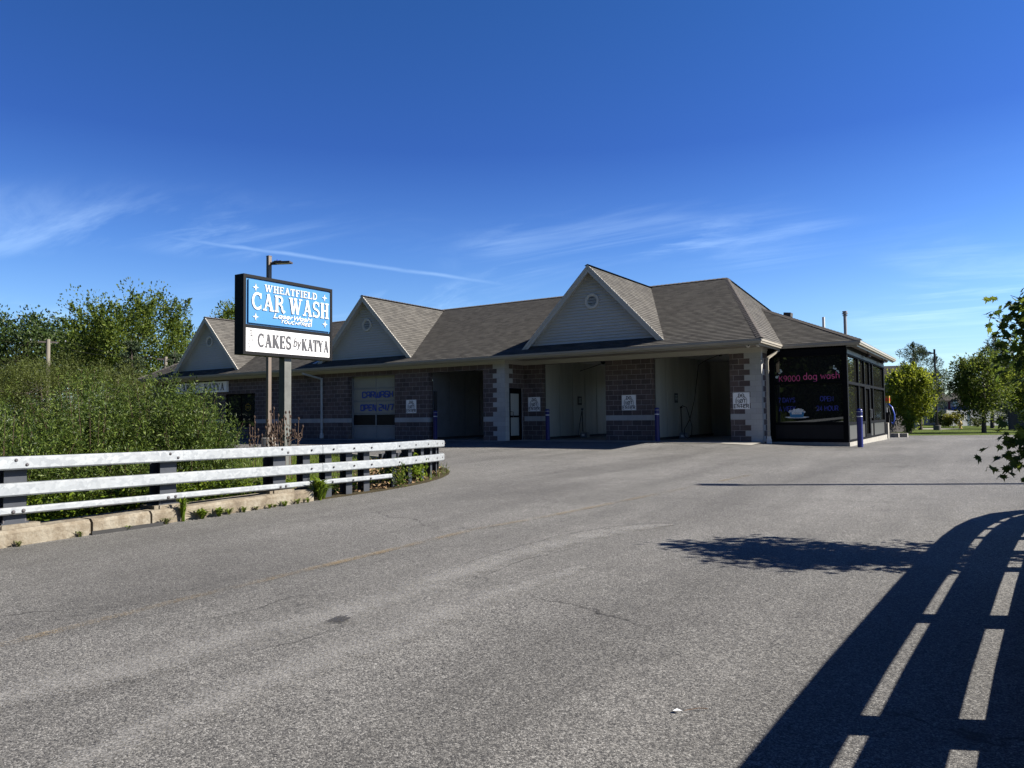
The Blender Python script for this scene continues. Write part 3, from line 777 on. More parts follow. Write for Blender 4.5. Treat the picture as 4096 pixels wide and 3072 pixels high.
# low kerb round the island behind the rail
isl = [(AC[0] + (AR + .0) * math.cos(R(80)), AC[1] + (AR + .0) * math.sin(R(80))), (0.75, -8.95), (-1.5, -7.95), (-5, -7.55), (-12, -7.35), (-40, -7.35)]
q = MB()
for i in range(len(isl) - 1):
    a, b = isl[i], isl[i + 1]
    q.sweep([(a[0], a[1], G(*a)), (b[0], b[1], G(*b))], [(0, -.05), (0, .12), (-.15, .13), (-.15, -.05)])
struct(q.build('island_kerb', 'concrete'))
# concrete apron in front of the wash bays, a low slab edge
q = MB()
for (x0, x1, y0, y1) in ((-26, 0.0, -.55, 0.35), (0.0, 10.2, -0.15, 1.85)):
    n = 20
    for i in range(n):
        xa = x0 + (x1 - x0) * i / n; xb = x0 + (x1 - x0) * (i + 1) / n
        q.face([(xa, y0, G(xa, y0) + .012), (xb, y0, G(xb, y0) + .012), (xb, y1, .012), (xa, y1, .012)])
struct(q.build('concrete_apron', 'concrete'))
# concrete walk beyond the lawn at the right
q = MB()
wp = [(9.0, 52), (11.3, 49), (13.0, 48.2), (15.5, 50.0), (18.0, 53)]
struct(strip_on_ground([(-6, 60), (4, 57), (9, 53.5), (11.5, 50.5), (14.3, 49.4)], 3.0, 0.03).build('footpath', 'concrete'))

# ---------------------------------------------------------------- the car wash
BLD = thing('car_wash_building', 'long low dark brick car wash with shingled roof, three gables and open wash bays', 'building')
def wall_front(x0, x1, y, holes, name, z1=3.46, depth=0.3, z0=-.3):
    """front wall at y with openings (xa, xb, za, zb), reveals included"""
    q = MB()
    xs = sorted({x0, x1} | {h[0] for h in holes} | {h[1] for h in holes})
    for i in range(len(xs) - 1):
        a, b = xs[i], xs[i + 1]
        hs_ = sorted([h for h in holes if h[0] <= a + 1e-6 and h[1] >= b - 1e-6], key=lambda h: h[2])
        z = z0
        for h in hs_ + [None]:
            zt = h[2] if h else z1
            if zt > z + 1e-6:
                q.face([(a, y, z), (b, y, z), (b, y, zt), (a, y, zt)], [(a, z), (b, z), (b, zt), (a, zt)])
                q.face([(b, y + depth, z), (a, y + depth, z), (a, y + depth, zt), (b, y + depth, zt)], [(b, z), (a, z), (a, zt), (b, zt)])
            if h: z = h[3]
    for xa, xb, za, zb in holes:
        q.face([(xa, y, za), (xa, y + depth, za), (xa, y + depth, zb), (xa, y, zb)], [(0, za), (depth, za), (depth, zb), (0, zb)])
        q.face([(xb, y + depth, za), (xb, y, za), (xb, y, zb), (xb, y + depth, zb)], [(0, za), (depth, za), (depth, zb), (0, zb)])
        q.face([(xa, y, zb), (xb, y, zb), (xb, y + depth, zb), (xa, y + depth, zb)], [(xa, zb), (xb, zb), (xb, zb + depth), (xa, zb + depth)])
        if za > 0: q.face([(xa, y + depth, za), (xb, y + depth, za), (xb, y, za), (xa, y, za)])
    return q.build(name, 'split_block', BLD)
XA0 = -25.9
YB = 1.51
GAR = (-9.25, -6.18); BA = (-4.16, -1.12); B1 = (0.90, 3.93); B2 = (5.95, 9.01)
WIN = (-18.9, -16.27)
wall_front(XA0, 0, 0, [(GAR[0], GAR[1], -.3, 15 * CRS), (BA[0], BA[1], -.3, 15 * CRS), (WIN[0], WIN[1], .61, 2.44), (-24.2, -21.6, .61, 2.44)], 'wall')
wall_front(0.0, 10.16, YB, [(B1[0], B1[1], -.3, 16 * CRS), (B2[0], B2[1], -.3, 16 * CRS)], 'wall')
# side faces: recess wall (x=0) with the door, end wall by the kiosk (x=10.16)
q = MB()
for (ya, yb, za, zb) in ((0, .31, -.3, 3.46), (.31, 1.36, 11 * CRS, 3.46), (1.36, YB, -.3, 3.46)):
    q.face([(0, ya, za), (0, yb, za), (0, yb, zb), (0, ya, zb)], [(ya + .0, za), (yb, za), (yb, zb), (ya, zb)])
for (ya, yb) in ((.31, .31), (1.36, 1.36)):
    q.face([(0, ya, -.3), (-.12, ya, -.3), (-.12, ya, 11 * CRS), (0, ya, 11 * CRS)])
q.face([(0, .31, 11 * CRS), (0, 1.36, 11 * CRS), (-.12, 1.36, 11 * CRS), (-.12, .31, 11 * CRS)])
q.build('wall', 'split_block', BLD)
q = MB(); q.face([(10.16, YB, -.3), (10.16, 2.32, -.3), (10.16, 2.32, 3.46), (10.16, YB, 3.46)], [(0, -.3), (.8, -.3), (.8, 3.46), (0, 3.46)])
q.face([(10.16, 2.4, -.3), (10.16, 12.3, -.3), (10.16, 12.3, 3.46), (10.16, 2.4, 3.46)])
q.face([(XA0, 0, -.3), (XA0, 12.3, -.3), (XA0, 12.3, 3.46), (XA0, 0, 3.46)], [(0, -.3), (12.3, -.3), (12.3, 3.46), (0, 3.46)])
for xa_, xb_, za_ in ((XA0, BA[0] + .02, -.3), (BA[0] + .02, BA[1] + .45, 2.9), (BA[1] + .45, B1[0] + .02, -.3), (B1[0] + .02, B1[1] + .5, 2.9), (B1[1] + .5, B2[0] + .02, -.3), (B2[0] + .02, B2[1] + .5, 2.9), (B2[1] + .5, 10.16, -.3)):
    q.face([(xa_, 12.3, za_), (xb_, 12.3, za_), (xb_, 12.3, 3.46), (xa_, 12.3, 3.46)], [(xa_, za_), (xb_, za_), (xb_, 3.46), (xa_, 3.46)])
q.build('wall', 'split_block', BLD)
# lighter band course, 3 mm proud, and quoins
PR = .004
q = MB()
def fr(x0, x1, y, z0, z1, pr=PR):
    q.face([(x0, y - pr, z0), (x1, y - pr, z0), (x1, y - pr, z1), (x0, y - pr, z1)], [(x0, z0), (x1, z0), (x1, z1), (x0, z1)])
    q.face([(x0, y - pr, z1), (x1, y - pr, z1), (x1, y, z1), (x0, y, z1)]); q.face([(x0, y, z0), (x1, y, z0), (x1, y - pr, z0), (x0, y - pr, z0)])
    for xx in (x0, x1): q.face([(xx, y - pr, z0), (xx, y, z0), (xx, y, z1), (xx, y - pr, z1)])
def sd(x, y0, y1, z0, z1, pr=PR, sg=1):
    q.face([(x + pr * sg, y0, z0), (x + pr * sg, y1, z0), (x + pr * sg, y1, z1), (x + pr * sg, y0, z1)], [(y0, z0), (y1, z0), (y1, z1), (y0, z1)])
    q.face([(x + pr * sg, y0, z1), (x + pr * sg, y1, z1), (x, y1, z1), (x, y0, z1)]); q.face([(x, y1, z0), (x, y1, z1), (x + pr * sg, y1, z1), (x + pr * sg, y1, z0)])
bz0, bz1 = 4 * CRS, 5 * CRS
for a, b, y_, j_ in ((XA0, -24.2, 0, 0), (-21.6, WIN[0], 0, 0), (WIN[1], GAR[0], 0, 1), (GAR[1], BA[0], 0, 1), (BA[1], -.62, 0, 0), (0.004, B1[0], YB, 1), (B1[1], B2[0], YB, 1), (B2[1], 9.56, YB, 0)):
    q = MB(); fr(a, b, y_, bz0, bz1)
    if j_: sd(b, y_, y_ + .3, bz0, bz1)
    q.build('band_course', 'grey_block', BLD)
QA, QB = MB(), MB()
for c in range(-1, 17):
    z0, z1 = c * CRS, (c + 1) * CRS
    if c == 16: z1 = 3.4
    q = QA
    if c == 4: fr(-.62, PR, 0, z0, z1); sd(0, -PR, .31, z0, z1); q = QB; fr(9.56, 10.16 + PR, YB, z0, z1); sd(10.16, YB - PR, YB + .45, z0, z1); continue
    long_ = (c % 2 == 1)
    fr(-.61 if long_ else -.406, PR, 0, z0, z1)
    sd(0, -PR, .31 if (c < 11 or long_) else .6, z0, z1)
    q = QB; fr(9.55 if long_ else 9.75, 10.16 + PR, YB, z0, z1)
    sd(10.16, YB - PR, YB + (.2 if long_ else .41), z0, z1)
QA.build('quoin', 'grey_block', BLD); QB.build('quoin', 'grey_block', BLD)
# frieze boards below the soffit
def frieze(path, name='frieze'):
    q = MB()
    q.sweep(path, [(0, 0), (.028, 0), (.028, .085), (.05, .095), (.05, .17), (.065, .18), (0, .18)])
    return q.build(name, 'trim', BLD)
frieze([(XA0, 0, 3.25), (0, 0, 3.25), (0, YB, 3.25), (10.16, YB, 3.25), (10.16, 2.28, 3.25)])

# bay interiors
def room(x0, x1, y0, y1, z1, wallm, name='bay_room', back=True):
    q = MB()
    q.face([(x0, y0, -.02), (x0, y1, -.02), (x0, y1, z1), (x0, y0, z1)]); q.face([(x1, y0, -.02), (x1, y1, -.02), (x1, y1, z1), (x1, y0, z1)])
    q.face([(x0, y1, -.02 if back else 2.9), (x1, y1, -.02 if back else 2.9), (x1, y1, z1), (x0, y1, z1)])
    for yy in np.arange(y0 + 1.22, y1, 1.22): q.box(x0, x0 + .012, yy - .02, yy + .02, .1, z1 - .05)
    q.build(name, wallm, BLD)
    q = MB(); q.face([(x0 - .3, y0 - .3, z1), (x1 + .3, y0 - .3, z1), (x1 + .3, y1, z1), (x0 - .3, y1, z1)]); q.build('bay_ceiling', 'bay_ceiling', BLD)
    q = MB(); q.face([(x0, y0 - .3, .016), (x1, y0 - .3, .016), (x1, y1, .016), (x0, y1, .016)]); q.build('bay_floor', 'bay_floor', BLD)
    q = MB(); q.box(x0, x0 + .08, y0 + .1, y1, .016, .12); q.build('bay_kerb', 'vent_dark', BLD)
room(B1[0] + .02, B1[1] + .5, YB + .3, 12.28, 3.5, 'bay_panel', back=False)
room(B2[0] + .02, B2[1] + .5, YB + .3, 12.28, 3.5, 'bay_panel', back=False)
q = MB(); q.box(B2[0] + .02, B2[0] + 1.15, 8.6, 12.2, .02, 3.49); q.build('bay_shade_box', 'bay_panel', BLD)  # box added so its unlit end face darkens the back of this bay
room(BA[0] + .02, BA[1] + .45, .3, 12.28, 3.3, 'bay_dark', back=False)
# light strip high on the back wall and slit at the jamb of the left bay
q = MB(); q.box(BA[0] + .04, BA[0] + .22, .32, .36, .02, 2.2); q.build('wall_slot', 'vent_dark', BLD)

# sectional door
gx0, gx1, gy = GAR[0], GAR[1] + .05, .33
H5 = 15 * CRS / 5
for k in range(5):
    z0 = .02 + k * H5; z1 = z0 + H5 - .012
    q = MB(); t_ = .05
    q.box(gx0 - .05, gx1, gy, gy + .04, z0, z0 + t_); q.box(gx0 - .05, gx1, gy, gy + .04, z1 - t_, z1)
    for xa in (gx0 - .05, (gx0 + gx1) / 2 - .035, gx1 - .07): q.box(xa, xa + .07, gy, gy + .04, z0 + t_, z1 - t_)
    s_ = q.build('door_section', 'door_section', BLD)
    q = MB(); q.face([(gx0 - .05, gy + .015, z0 + t_), (gx1, gy + .015, z0 + t_), (gx1, gy + .015, z1 - t_), (gx0 - .05, gy + .015, z1 - t_)])
    q.build('pane', 'black_panel' if k == 1 else ('door_section' if k == 0 else 'door_frost'), s_)
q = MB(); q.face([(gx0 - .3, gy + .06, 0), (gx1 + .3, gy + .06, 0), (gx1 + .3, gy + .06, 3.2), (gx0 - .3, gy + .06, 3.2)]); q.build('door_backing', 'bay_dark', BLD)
q = MB(); q.box(gx0 + .02, gx0 + .09, gy - .07, gy - .005, .02, 3.0); q.build('door_track', 'grey_metal', BLD)
for txt, xc, z, ww in (('CARWASH', -7.58, 2.01, 1.98), ('OPEN 24/7', -7.63, 1.385, 2.12)):
    L = Lettering((0, gy - .002, 0), (1, 0, 0), (0, 0, 1), (0, -1, 0))
    L.text(txt, xc, z, .27, ww, w=.25, font=SQ, gap=.26, space=.5, depth=.003, center=True); L.build('lettering', 'letter_edge', BLD)
    L = Lettering((0, gy - .014, 0), (1, 0, 0), (0, 0, 1), (0, -1, 0))
    L.text(txt, xc, z, .27, ww, w=.19, font=SQ, gap=.26, space=.5, depth=.003, center=True); L.build('lettering', 'letter_blue', BLD)
# shop window hidden partly by the willow
for (a, b) in (WIN, (-24.2, -21.6)):
    q = MB()
    for xa in (a, (a + b) / 2 - .03, b - .06): q.box(xa, xa + .06, .1, .17, .61, 2.44)
    for zz in (.61, 2.38): q.box(a + .06, b - .06, .1, .17, zz, zz + .06)
    w_ = q.build('window', 'black_frame', BLD)
    q = MB(); q.face([(a, .14, .61), (b, .14, .61), (b, .14, 2.44), (a, .14, 2.44)]); q.build('pane', 'window_glass', w_)
q = MB(); q.sweep([(WIN[0] + 1.85 + .2 * math.cos(R(a)), .12, 1.9 + .17 * math.sin(R(a))) for a in (0, 60, 120, 180, 240, 300, 360)], [(-.01, -.01), (.01, -.01), (.01, .01), (-.01, .01)])
L = Lettering((0, .128, 0), (1, 0, 0), (0, 0, 1), (0, -1, 0)); L.text('OPEN', WIN[0] + 1.72, 1.62, .12, .34, w=.16, depth=.002); L.ribbon([(WIN[0] + 1.89 + .27 * math.cos(R(a)), 1.68 + .2 * math.sin(R(a))) for a in range(30, 391, 60)], .02, .002)
L.build('window_lettering', 'yellow', BLD)

# side entrance door in the recess
q = MB(); q.box(-.10, -.04, .31, .41, 0.0, 11 * CRS); q.box(-.10, -.04, 1.26, 1.36, 0, 11 * CRS); q.box(-.10, -.04, .41, 1.26, 2.1, 11 * CRS)
q.box(-.095, -.05, .41, .50, .02, 2.1); q.box(-.095, -.05, 1.17, 1.26, .02, 2.1); q.box(-.095, -.05, .50, 1.17, .02, .2); q.box(-.095, -.05, .50, 1.17, 2.0, 2.1); q.box(-.095, -.05, .50, 1.17, .98, 1.06)
sd_ = q.build('side_door', 'black_frame', BLD)
q = MB(); q.face([(-.07, .5, .2), (-.07, 1.17, .2), (-.07, 1.17, 2.0), (-.07, .5, 2.0)]); q.build('pane', 'bay_panel', sd_)
q = MB(); q.tube([(-.05, .48, 1.22), (0.0, .48, 1.22), (.0, .62, 1.22), (.0, .62, .98), (-.05, .62, .98)], .014); q.build('handle', 'dark_bronze', sd_)

# ---------------------------------------------------------------- roofs
def clip(poly, f):
    out = []
    for i in range(len(poly)):
        a, b = poly[i], poly[(i + 1) % len(poly)]
        fa, fb = f(a), f(b)
        if fa >= 0: out.append(a)
        if (fa >= 0) != (fb >= 0):
            k = fa / (fa - fb); out.append((a[0] + (b[0] - a[0]) * k, a[1] + (b[1] - a[1]) * k))
    return out
def courses(q, poly, e=.143, th=.019, out=None, over=0.0):
    """stepped shingle or clapboard courses on a planar convex polygon; each course overlaps the one below"""
    P3 = [Vector(p) for p in poly]
    n = (P3[1] - P3[0]).cross(P3[2] - P3[0])
    if n.length < 1e-6: n = (P3[2] - P3[1]).cross(P3[3] - P3[1])
    n.normalize()
    if out is not None:
        if n.dot(Vector(out)) < 0: n = -n
    elif n.z < 0: n = -n
    s_ = n.cross(Vector((0, 0, 1))).normalized(); t_ = s_.cross(n)
    if t_.z < 0: t_ = -t_
    O = min(P3, key=lambda p: p.z)
    base = t_.dot(O)
    so = round(s_.dot(O) / .27) * .27
    P2 = [((p - O).dot(s_) + s_.dot(O), (p - O).dot(t_)) for p in P3]
    tm = max(p[1] for p in P2)
    k = 0
    while k * e < tm - 1e-4:
        t0, t1 = k * e, (k + 1) * e
        c = clip(clip(P2, lambda p: p[1] - t0), lambda p: t1 - p[1])
        if len(c) >= 3:
            ctr = O - s_ * s_.dot(O)
            def pt(p, extra=0): return ctr + s_ * p[0] + t_ * p[1] + n * (th * (1 - (p[1] - t0) / e) + extra)
            q.face([pt(p) for p in c], [(p[0], p[1] + .0005) for p in c])
            low = sorted([p for p in c if abs(p[1] - t0) < 1e-5])
            if len(low) >= 2:
                a, b = low[0], low[-1]
                q.face([ctr + s_ * a[0] + t_ * t0 - n * .004, ctr + s_ * b[0] + t_ * t0 - n * .004, pt(b), pt(a)], [(a[0], t0 + .07), (b[0], t0 + .07), (b[0], t0 + .072), (a[0], t0 + .072)])
        k += 1
ZE, YE, XE = 3.53, -.70, 10.75
XL = -26.4
ZR, YR = 6.93, 6.1
XRR, XRL = 7.6, -23.25
YBK, ZBK = 12.9, 3.53
main = MB()
courses(main, [(XL, YE, ZE), (XE, YE, ZE), (XRR, YR, ZR), (XRL, YR, ZR)])
courses(main, [(XE, YE, ZE), (XE, YBK, ZBK), (XRR, YR, ZR)])
courses(main, [(XL, YBK, ZE), (XL, YE, ZE), (XRL, YR, ZR)])
main.face([(XE, YBK, ZBK), (XL, YBK, ZBK), (XRL, YR, ZR), (XRR, YR, ZR)])
RF = main.build('main_roof', 'shingle', BLD)
KX, KY0, KY1 = 13.35, 2.2, 13.2
KS = .45
tk = (1.08 * (KX - XE)) / (1.08 - KS)
kx, kz_ = KX - tk, ZE + KS * tk
kr = MB()
courses(kr, [(XE - .02, KY0, ZE), (KX, KY0, ZE), (kx, KY0 + tk, kz_)])
courses(kr, [(KX, KY0, ZE), (KX, KY1, ZE), (kx, KY1 - tk, kz_), (kx, KY0 + tk, kz_)])
kr.face([(KX, KY1, ZE), (XE, KY1, ZE), (kx, KY1 - tk, kz_)])
KR = kr.build('kiosk_roof', 'shingle', BLD)
# ridge and hip caps
def cap_line(a, b, nm, par, w=.13):
    a, b = Vector(a), Vector(b); d = (b - a); Ln = d.length; d.normalize()
    sd__ = d.cross(Vector((0, 0, 1))).normalized(); u_ = sd__.cross(d)
    q = MB(); n = max(1, int(Ln / .2))
    for i in range(n):
        p0 = a + d * (Ln * i / n); p1 = a + d * (Ln * (i + 1) / n + .02)
        h0, h1 = .045, .03
        q.face([p0 - sd__ * w - u_ * (.02 - .004), p0 + u_ * h0, p1 + u_ * h1, p1 - sd__ * w - u_ * .03])
        q.face([p0 + u_ * h0, p0 + sd__ * w - u_ * (.02 - .004), p1 + sd__ * w - u_ * .03, p1 + u_ * h1])
        q.face([p0 - sd__ * w - u_ * .02, p0 + sd__ * w - u_ * .02, p0 + u_ * h0])
    return q.build(nm, 'ridge_cap', par)
cap_line((XRL, YR, ZR), (XRR, YR, ZR), 'ridge_cap', RF)
cap_line((XE, YE, ZE + .02), (XRR, YR, ZR), 'hip_cap', RF)
cap_line((XE, YBK, ZE + .02), (XRR, YR, ZR), 'hip_cap', RF)
cap_line((XL, YE, ZE + .02), (XRL, YR, ZR), 'hip_cap', RF)
cap_line((KX, KY0, ZE + .02), (kx, KY0 + tk, kz_), 'hip_cap', KR)
# three gables
GZ, GYF, GYS, HW = 6.87, -.30, .07, 3.07
def gable(xc):
    g_ = bpy.data.objects.new('gable', None); COL.objects.link(g_); g_.parent = BLD; g_.empty_display_size = .2
    yb = YE + (GZ - ZE) / .5
    zf = ZE + .5 * (GYF - YE)
    sl = (GZ - zf) / HW
    q = MB()
    for sg in (1, -1):
        courses(q, [(xc + sg * HW, GYF, zf), (xc, GYF, GZ), (xc, yb, GZ)], out=(sg, 0, 1))
        # underside of the rake
    q.build('gable_roof', 'shingle', g_)
    # ridge cap
    a = Vector((xc, GYF - .02, GZ + .0)); 
    c_ = cap_line(a, (xc, yb, GZ), 'ridge_cap', g_)
    # siding in clapboard courses
    zs = ZE + .5 * (GYS - YE)
    hw = (GZ - .06 - zs) / sl
    q = MB(); courses(q, [(xc - hw, GYS, zs - .02), (xc + hw, GYS, zs - .02), (xc, GYS, GZ - .06)], e=.118, th=.045, out=(0, -1, 0))
    q.build('siding', 'siding', g_)
    # rake boards on the front edge, soffit behind them
    q = MB(); s2 = MB()
    cs = 1 / math.sqrt(1 + sl * sl)
    for sg in (1, -1):
        top = Vector((xc, 0, GZ + .015)); bot = Vector((xc + sg * (HW + .01), 0, zf + .0))
        d = (bot - top).normalized(); nn = Vector((-sg * 0, 0, 0)); inn = Vector((-sg * sl * cs, 0, -cs))
        for wdt, y_, y2 in ((.20, GYF, GYF + .03), (.075, GYF - .022, GYF)):
            vv = wdt / cs
            P_ = [(top.x, top.z), (bot.x, bot.z), (bot.x - sg * .0, bot.z - 0.0), ]
            a0 = Vector((xc, 0, GZ + .015)); a1 = Vector((xc, 0, GZ + .015 - vv)); b0 = bot.copy(); b1 = Vector((xc + sg * (GZ + .015 - vv - zf) / sl * 1.0, 0, zf))
            pf = [(a0.x, y_, a0.z), (b0.x, y_, b0.z), (b1.x, y_, b1.z), (a1.x, y_, a1.z)]
            pb_ = [(a0.x, y2, a0.z), (b0.x, y2, b0.z), (b1.x, y2, b1.z), (a1.x, y2, a1.z)]
            q.face(pf)
            for i in range(4): q.face([pf[i], pf[(i + 1) % 4], pb_[(i + 1) % 4], pb_[i]])
        vv = .10 / cs
        P0 = Vector((xc, 0, GZ - vv)); P1 = Vector((xc + sg * (GZ - vv - zf) / sl, 0, zf))
        n = 22
        for i in range(n):
            u0, u1 = P0.lerp(P1, i / n), P0.lerp(P1, (i + 1) / n)
            lift = inn * .008
            s2.face([(u0.x, GYF + .03, u0.z), (u1.x + lift.x, GYF + .03, u1.z + lift.z), (u1.x + lift.x, GYS, u1.z + lift.z), (u0.x, GYS, u0.z)])
            s2.face([(u1.x + lift.x, GYF + .03, u1.z + lift.z), (u1.x, GYF + .03, u1.z), (u1.x, GYS, u1.z), (u1.x + lift.x, GYS, u1.z + lift.z)])
        s2.box(0, 0, 0, 0, 0, 0) if False else None
        # trim bead where siding meets soffit
        e0 = Vector((xc, 0, GZ - vv - .05)); e1 = Vector((xc + sg * (GZ - vv - .05 - zs) / sl, 0, zs))
        q.obox(((e0.x + e1.x) / 2, GYS - .012, (e0.z + e1.z) / 2), (e1 - e0), (0, 1, 0), inn, (e1 - e0).length / 2, .012, .022)
    q.build('rake_board', 'trim', g_); s2.build('rake_soffit', 'trim', g_)
    # round louvred vent
    q = MB(); zc = 5.50; yc = GYS - .03
    q2 = MB()
    nseg = 28
    for r0, r1, yo in ((.235, .30, .05), (.20, .235, .03)):
        for k in range(nseg):
            a, b = 2 * math.pi * k / nseg, 2 * math.pi * (k + 1) / nseg
            f0 = [(xc + r0 * math.cos(a), yc - yo, zc + r0 * math.sin(a)), (xc + r1 * math.cos(a), yc - yo, zc + r1 * math.sin(a)), (xc + r1 * math.cos(b), yc - yo, zc + r1 * math.sin(b)), (xc + r0 * math.cos(b), yc - yo, zc + r0 * math.sin(b))]
            q.face(f0)
            q.face([f0[1], (f0[1][0], yc + .03, f0[1][2]), (f0[2][0], yc + .03, f0[2][2]), f0[2]])
            q.face([f0[0], (f0[0][0], yc + .03, f0[0][2]), (f0[3][0], yc + .03, f0[3][2]), f0[3]])
    for k in range(7):
        z_ = zc - .17 + k * .057; hw_ = math.sqrt(max(0, .2 ** 2 - (z_ - zc) ** 2))
        q.face([(xc - hw_, yc - .03, z_ - .012), (xc + hw_, yc - .03, z_ - .012), (xc + hw_, yc + .0, z_ + .022), (xc - hw_, yc + .0, z_ + .022)])
    v_ = q.build('gable_vent', 'vent_white', g_)
    q = MB(); q.face([(xc + .21 * math.cos(2 * math.pi * k / 20), yc + .008, zc + .21 * math.sin(2 * math.pi * k / 20)) for k in range(20)]); q.build('vent_backing', 'vent_dark', g_)
for xc in (4.13, -7.97, -20.35): gable(xc)

# gutters: fascia with a K-profile trough
def gutter(path, name='gutter'):
    q = MB(); q.sweep(path, [(0, 0), (.02, -.02), (.09, -.012), (.10, .03), (.125, .05), (.125, .12), (.112, .125), (.105, .118), (.02, .112), (.02, .125), (0, .13)])
    # fascia board behind
    q.sweep(path, [(-.02, -.07), (0, -.07), (0, .13), (-.02, .13)])
    return q.build(name, 'gutter_metal', BLD)
gz = ZE - .125
gutter([(XL + .1, YE + .1, gz), (XE - .1, YE + .1, gz), (XE - .1, KY0 + .1, gz), (KX - .1, KY0 + .1, gz), (KX - .1, KY1, gz)])
# soffits
q = MB(); zs_ = 3.435
def sof(x0, x1, y0, y1, along='y'):
    n = max(1, int(((x1 - x0) if along == 'y' else (y1 - y0)) / .1))
    for i in range(n):
        if along == 'y':
            a = x0 + (x1 - x0) * i / n; b = x0 + (x1 - x0) * (i + 1) / n
            q.face([(a, y0, zs_), (b, y0, zs_ - .006), (b, y1, zs_ - .006), (a, y1, zs_)]); q.face([(b, y0, zs_ - .006), (b, y0, zs_), (b, y1, zs_), (b, y1, zs_ - .006)])
        else:
            a = y0 + (y1 - y0) * i / n; b = y0 + (y1 - y0) * (i + 1) / n
            q.face([(x0, a, zs_), (x1, a, zs_), (x1, b, zs_ - .006), (x0, b, zs_ - .006)])
            q.face([(x0, b, zs_ - .006), (x1, b, zs_ - .006), (x1, b, zs_), (x0, b, zs_)])
sof(XL + .1, 0, YE + .1, .02); sof(0, XE - .1, YE + .1, YB + .02); sof(10.1, XE - .1, YB + .02, 2.35)
sof(XE - .1, KX - .1, KY0 + .1, 2.4); sof(12.85, KX - .1, 2.4, KY1 - .1, 'x')
q.build('soffit', 'soffit', BLD)
# attic/roof closure planes so that no light leaks in
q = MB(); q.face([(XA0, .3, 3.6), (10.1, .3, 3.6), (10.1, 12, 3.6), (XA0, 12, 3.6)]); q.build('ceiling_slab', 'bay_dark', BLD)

# downspouts
def downspout(pts_, mat='downspout_grey', boot='white_plastic', last=None, w=.045, d=.035, nrm='y'):
    q = MB()
    for i in range(len(pts_) - 1):
        a, b = Vector(pts_[i]), Vector(pts_[i + 1]); dd = (b - a); L_ = dd.length / 2; dd.normalize()
        side = Vector((1, 0, 0)) if abs(dd.x) < .9 else Vector((0, 0, 1))
        bb = dd.cross(side).normalized(); side = bb.cross(dd)
        q.obox((a + b) / 2, dd, side, bb, L_ + .03, w, d)
    o = q.build('downspout', mat, BLD)
    e_ = Vector(pts_[-1]); q = MB()
    q.box(e_.x - .075, e_.x + .075, e_.y - .06, e_.y + .06, e_.z - .16, e_.z + .02); q.box(e_.x - .06, e_.x + .06, e_.y - .05, e_.y + .05, e_.z + .02, e_.z + .1)
    q.build('downspout_boot', boot, o)
    for f_ in (.12, .9):
        q = MB(); p = Vector(pts_[-2]).lerp(e_, f_); q.box(p.x - w - .012, p.x + w + .012, p.y - d - .004, p.y + d + .004, p.z - .015, p.z + .015); q.build('strap', 'grey_metal', o)
downspout([(-11.80, -.56, 3.42), (-11.80, -.56, 3.27), (-11.0, -.07, 3.0), (-11.0, -.07, .2)])
downspout([(10.62, 2.14, 3.42), (10.62, 2.14, 3.33), (10.38, 1.60, 3.02), (10.36, 1.57, 2.9), (10.36, 1.57, .1)], mat='gutter_metal')
# metal flashing tab on the roof below the middle gable
q = MB(); q.obox((-11.3, -.12, 3.86), (1, 0, 0), (0, 1, .5), (0, -.5, 1), .12, .2, .006); q.build('roof_flashing', 'vent_white', BLD)

# ---------------------------------------------------------------- the black glazed corner (dog wash)
KYW, KX0, KX1, KYE = 2.3, 10.2, 12.9, 12.75
K = bpy.data.objects.new('corner_kiosk', None); COL.objects.link(K); K.parent = BLD; K.empty_display_size = .2
q = MB()
yf = KYW
def bx(x0, x1, z0, z1, d0=0.0, d1=.12): q.box(x0, x1, yf + d0, yf + d1, z0, z1)
bx(KX0 - .02, 10.42, -.02, 3.41); bx(12.73, KX1, -.02, 3.41); bx(10.42, 12.73, 3.07, 3.41, 0.0); bx(10.42, 12.73, -.02, .10); bx(10.42, 12.73, .60, .70)
bx(10.42, 12.73, 2.08, 2.15)
q.build('frame', 'black_frame', K)
q = MB(); q.box(10.42, 12.73, yf + .03, yf + .08, .10, .60); q.build('lower_panel', 'black_panel', K)
for z0, z1 in ((.70, 2.08), (2.15, 3.07)):
    q = MB(); q.face([(10.42, yf + .05, z0), (12.73, yf + .05, z0), (12.73, yf + .05, z1), (10.42, yf + .05, z1)]); q.build('front_pane', 'kiosk_glass', K)
# side wall, x = KX1, facing right
q = MB()
def by(y0, y1, z0, z1, d0=0.0, d1=.11): q.box(KX1 - d1, KX1 - d0 , y0, y1, z0, z1)
posts = [(2.42, 2.52), (4.85, 5.02), (6.38, 6.52), (7.78, 7.92), (8.72, 8.90), (12.45, KYE)]
for a, b in posts: by(a, b, -.05, 3.06)
by(2.42, KYE, 3.06, 3.12); 
segs_ = [(posts[i][1], posts[i + 1][0]) for i in range(5)]
for i, (a, b) in enumerate(segs_):
    by(a, b, 2.04, 2.14)
    if i != 2: by(a, b, .58, .68); by(a, b, -.08, .06)
    else: by(a, b, 1.98, 2.04); by(a, a + .1, .0, 1.98); by(b - .1, b, .0, 1.98); by(a + .1, b - .1, -.06, .16)
q.build('frame', 'black_frame', K)
q = MB(); q.box(KX1 - .1, KX1 - .005, 2.42, KYE, 3.12, 3.26); q.build('header_beam', 'beam_stained', K)
q = MB(); q.box(KX1 - .1, KX1 - .02, 2.42, KYE, 3.26, 3.42); q.build('header_board', 'black_frame', K)
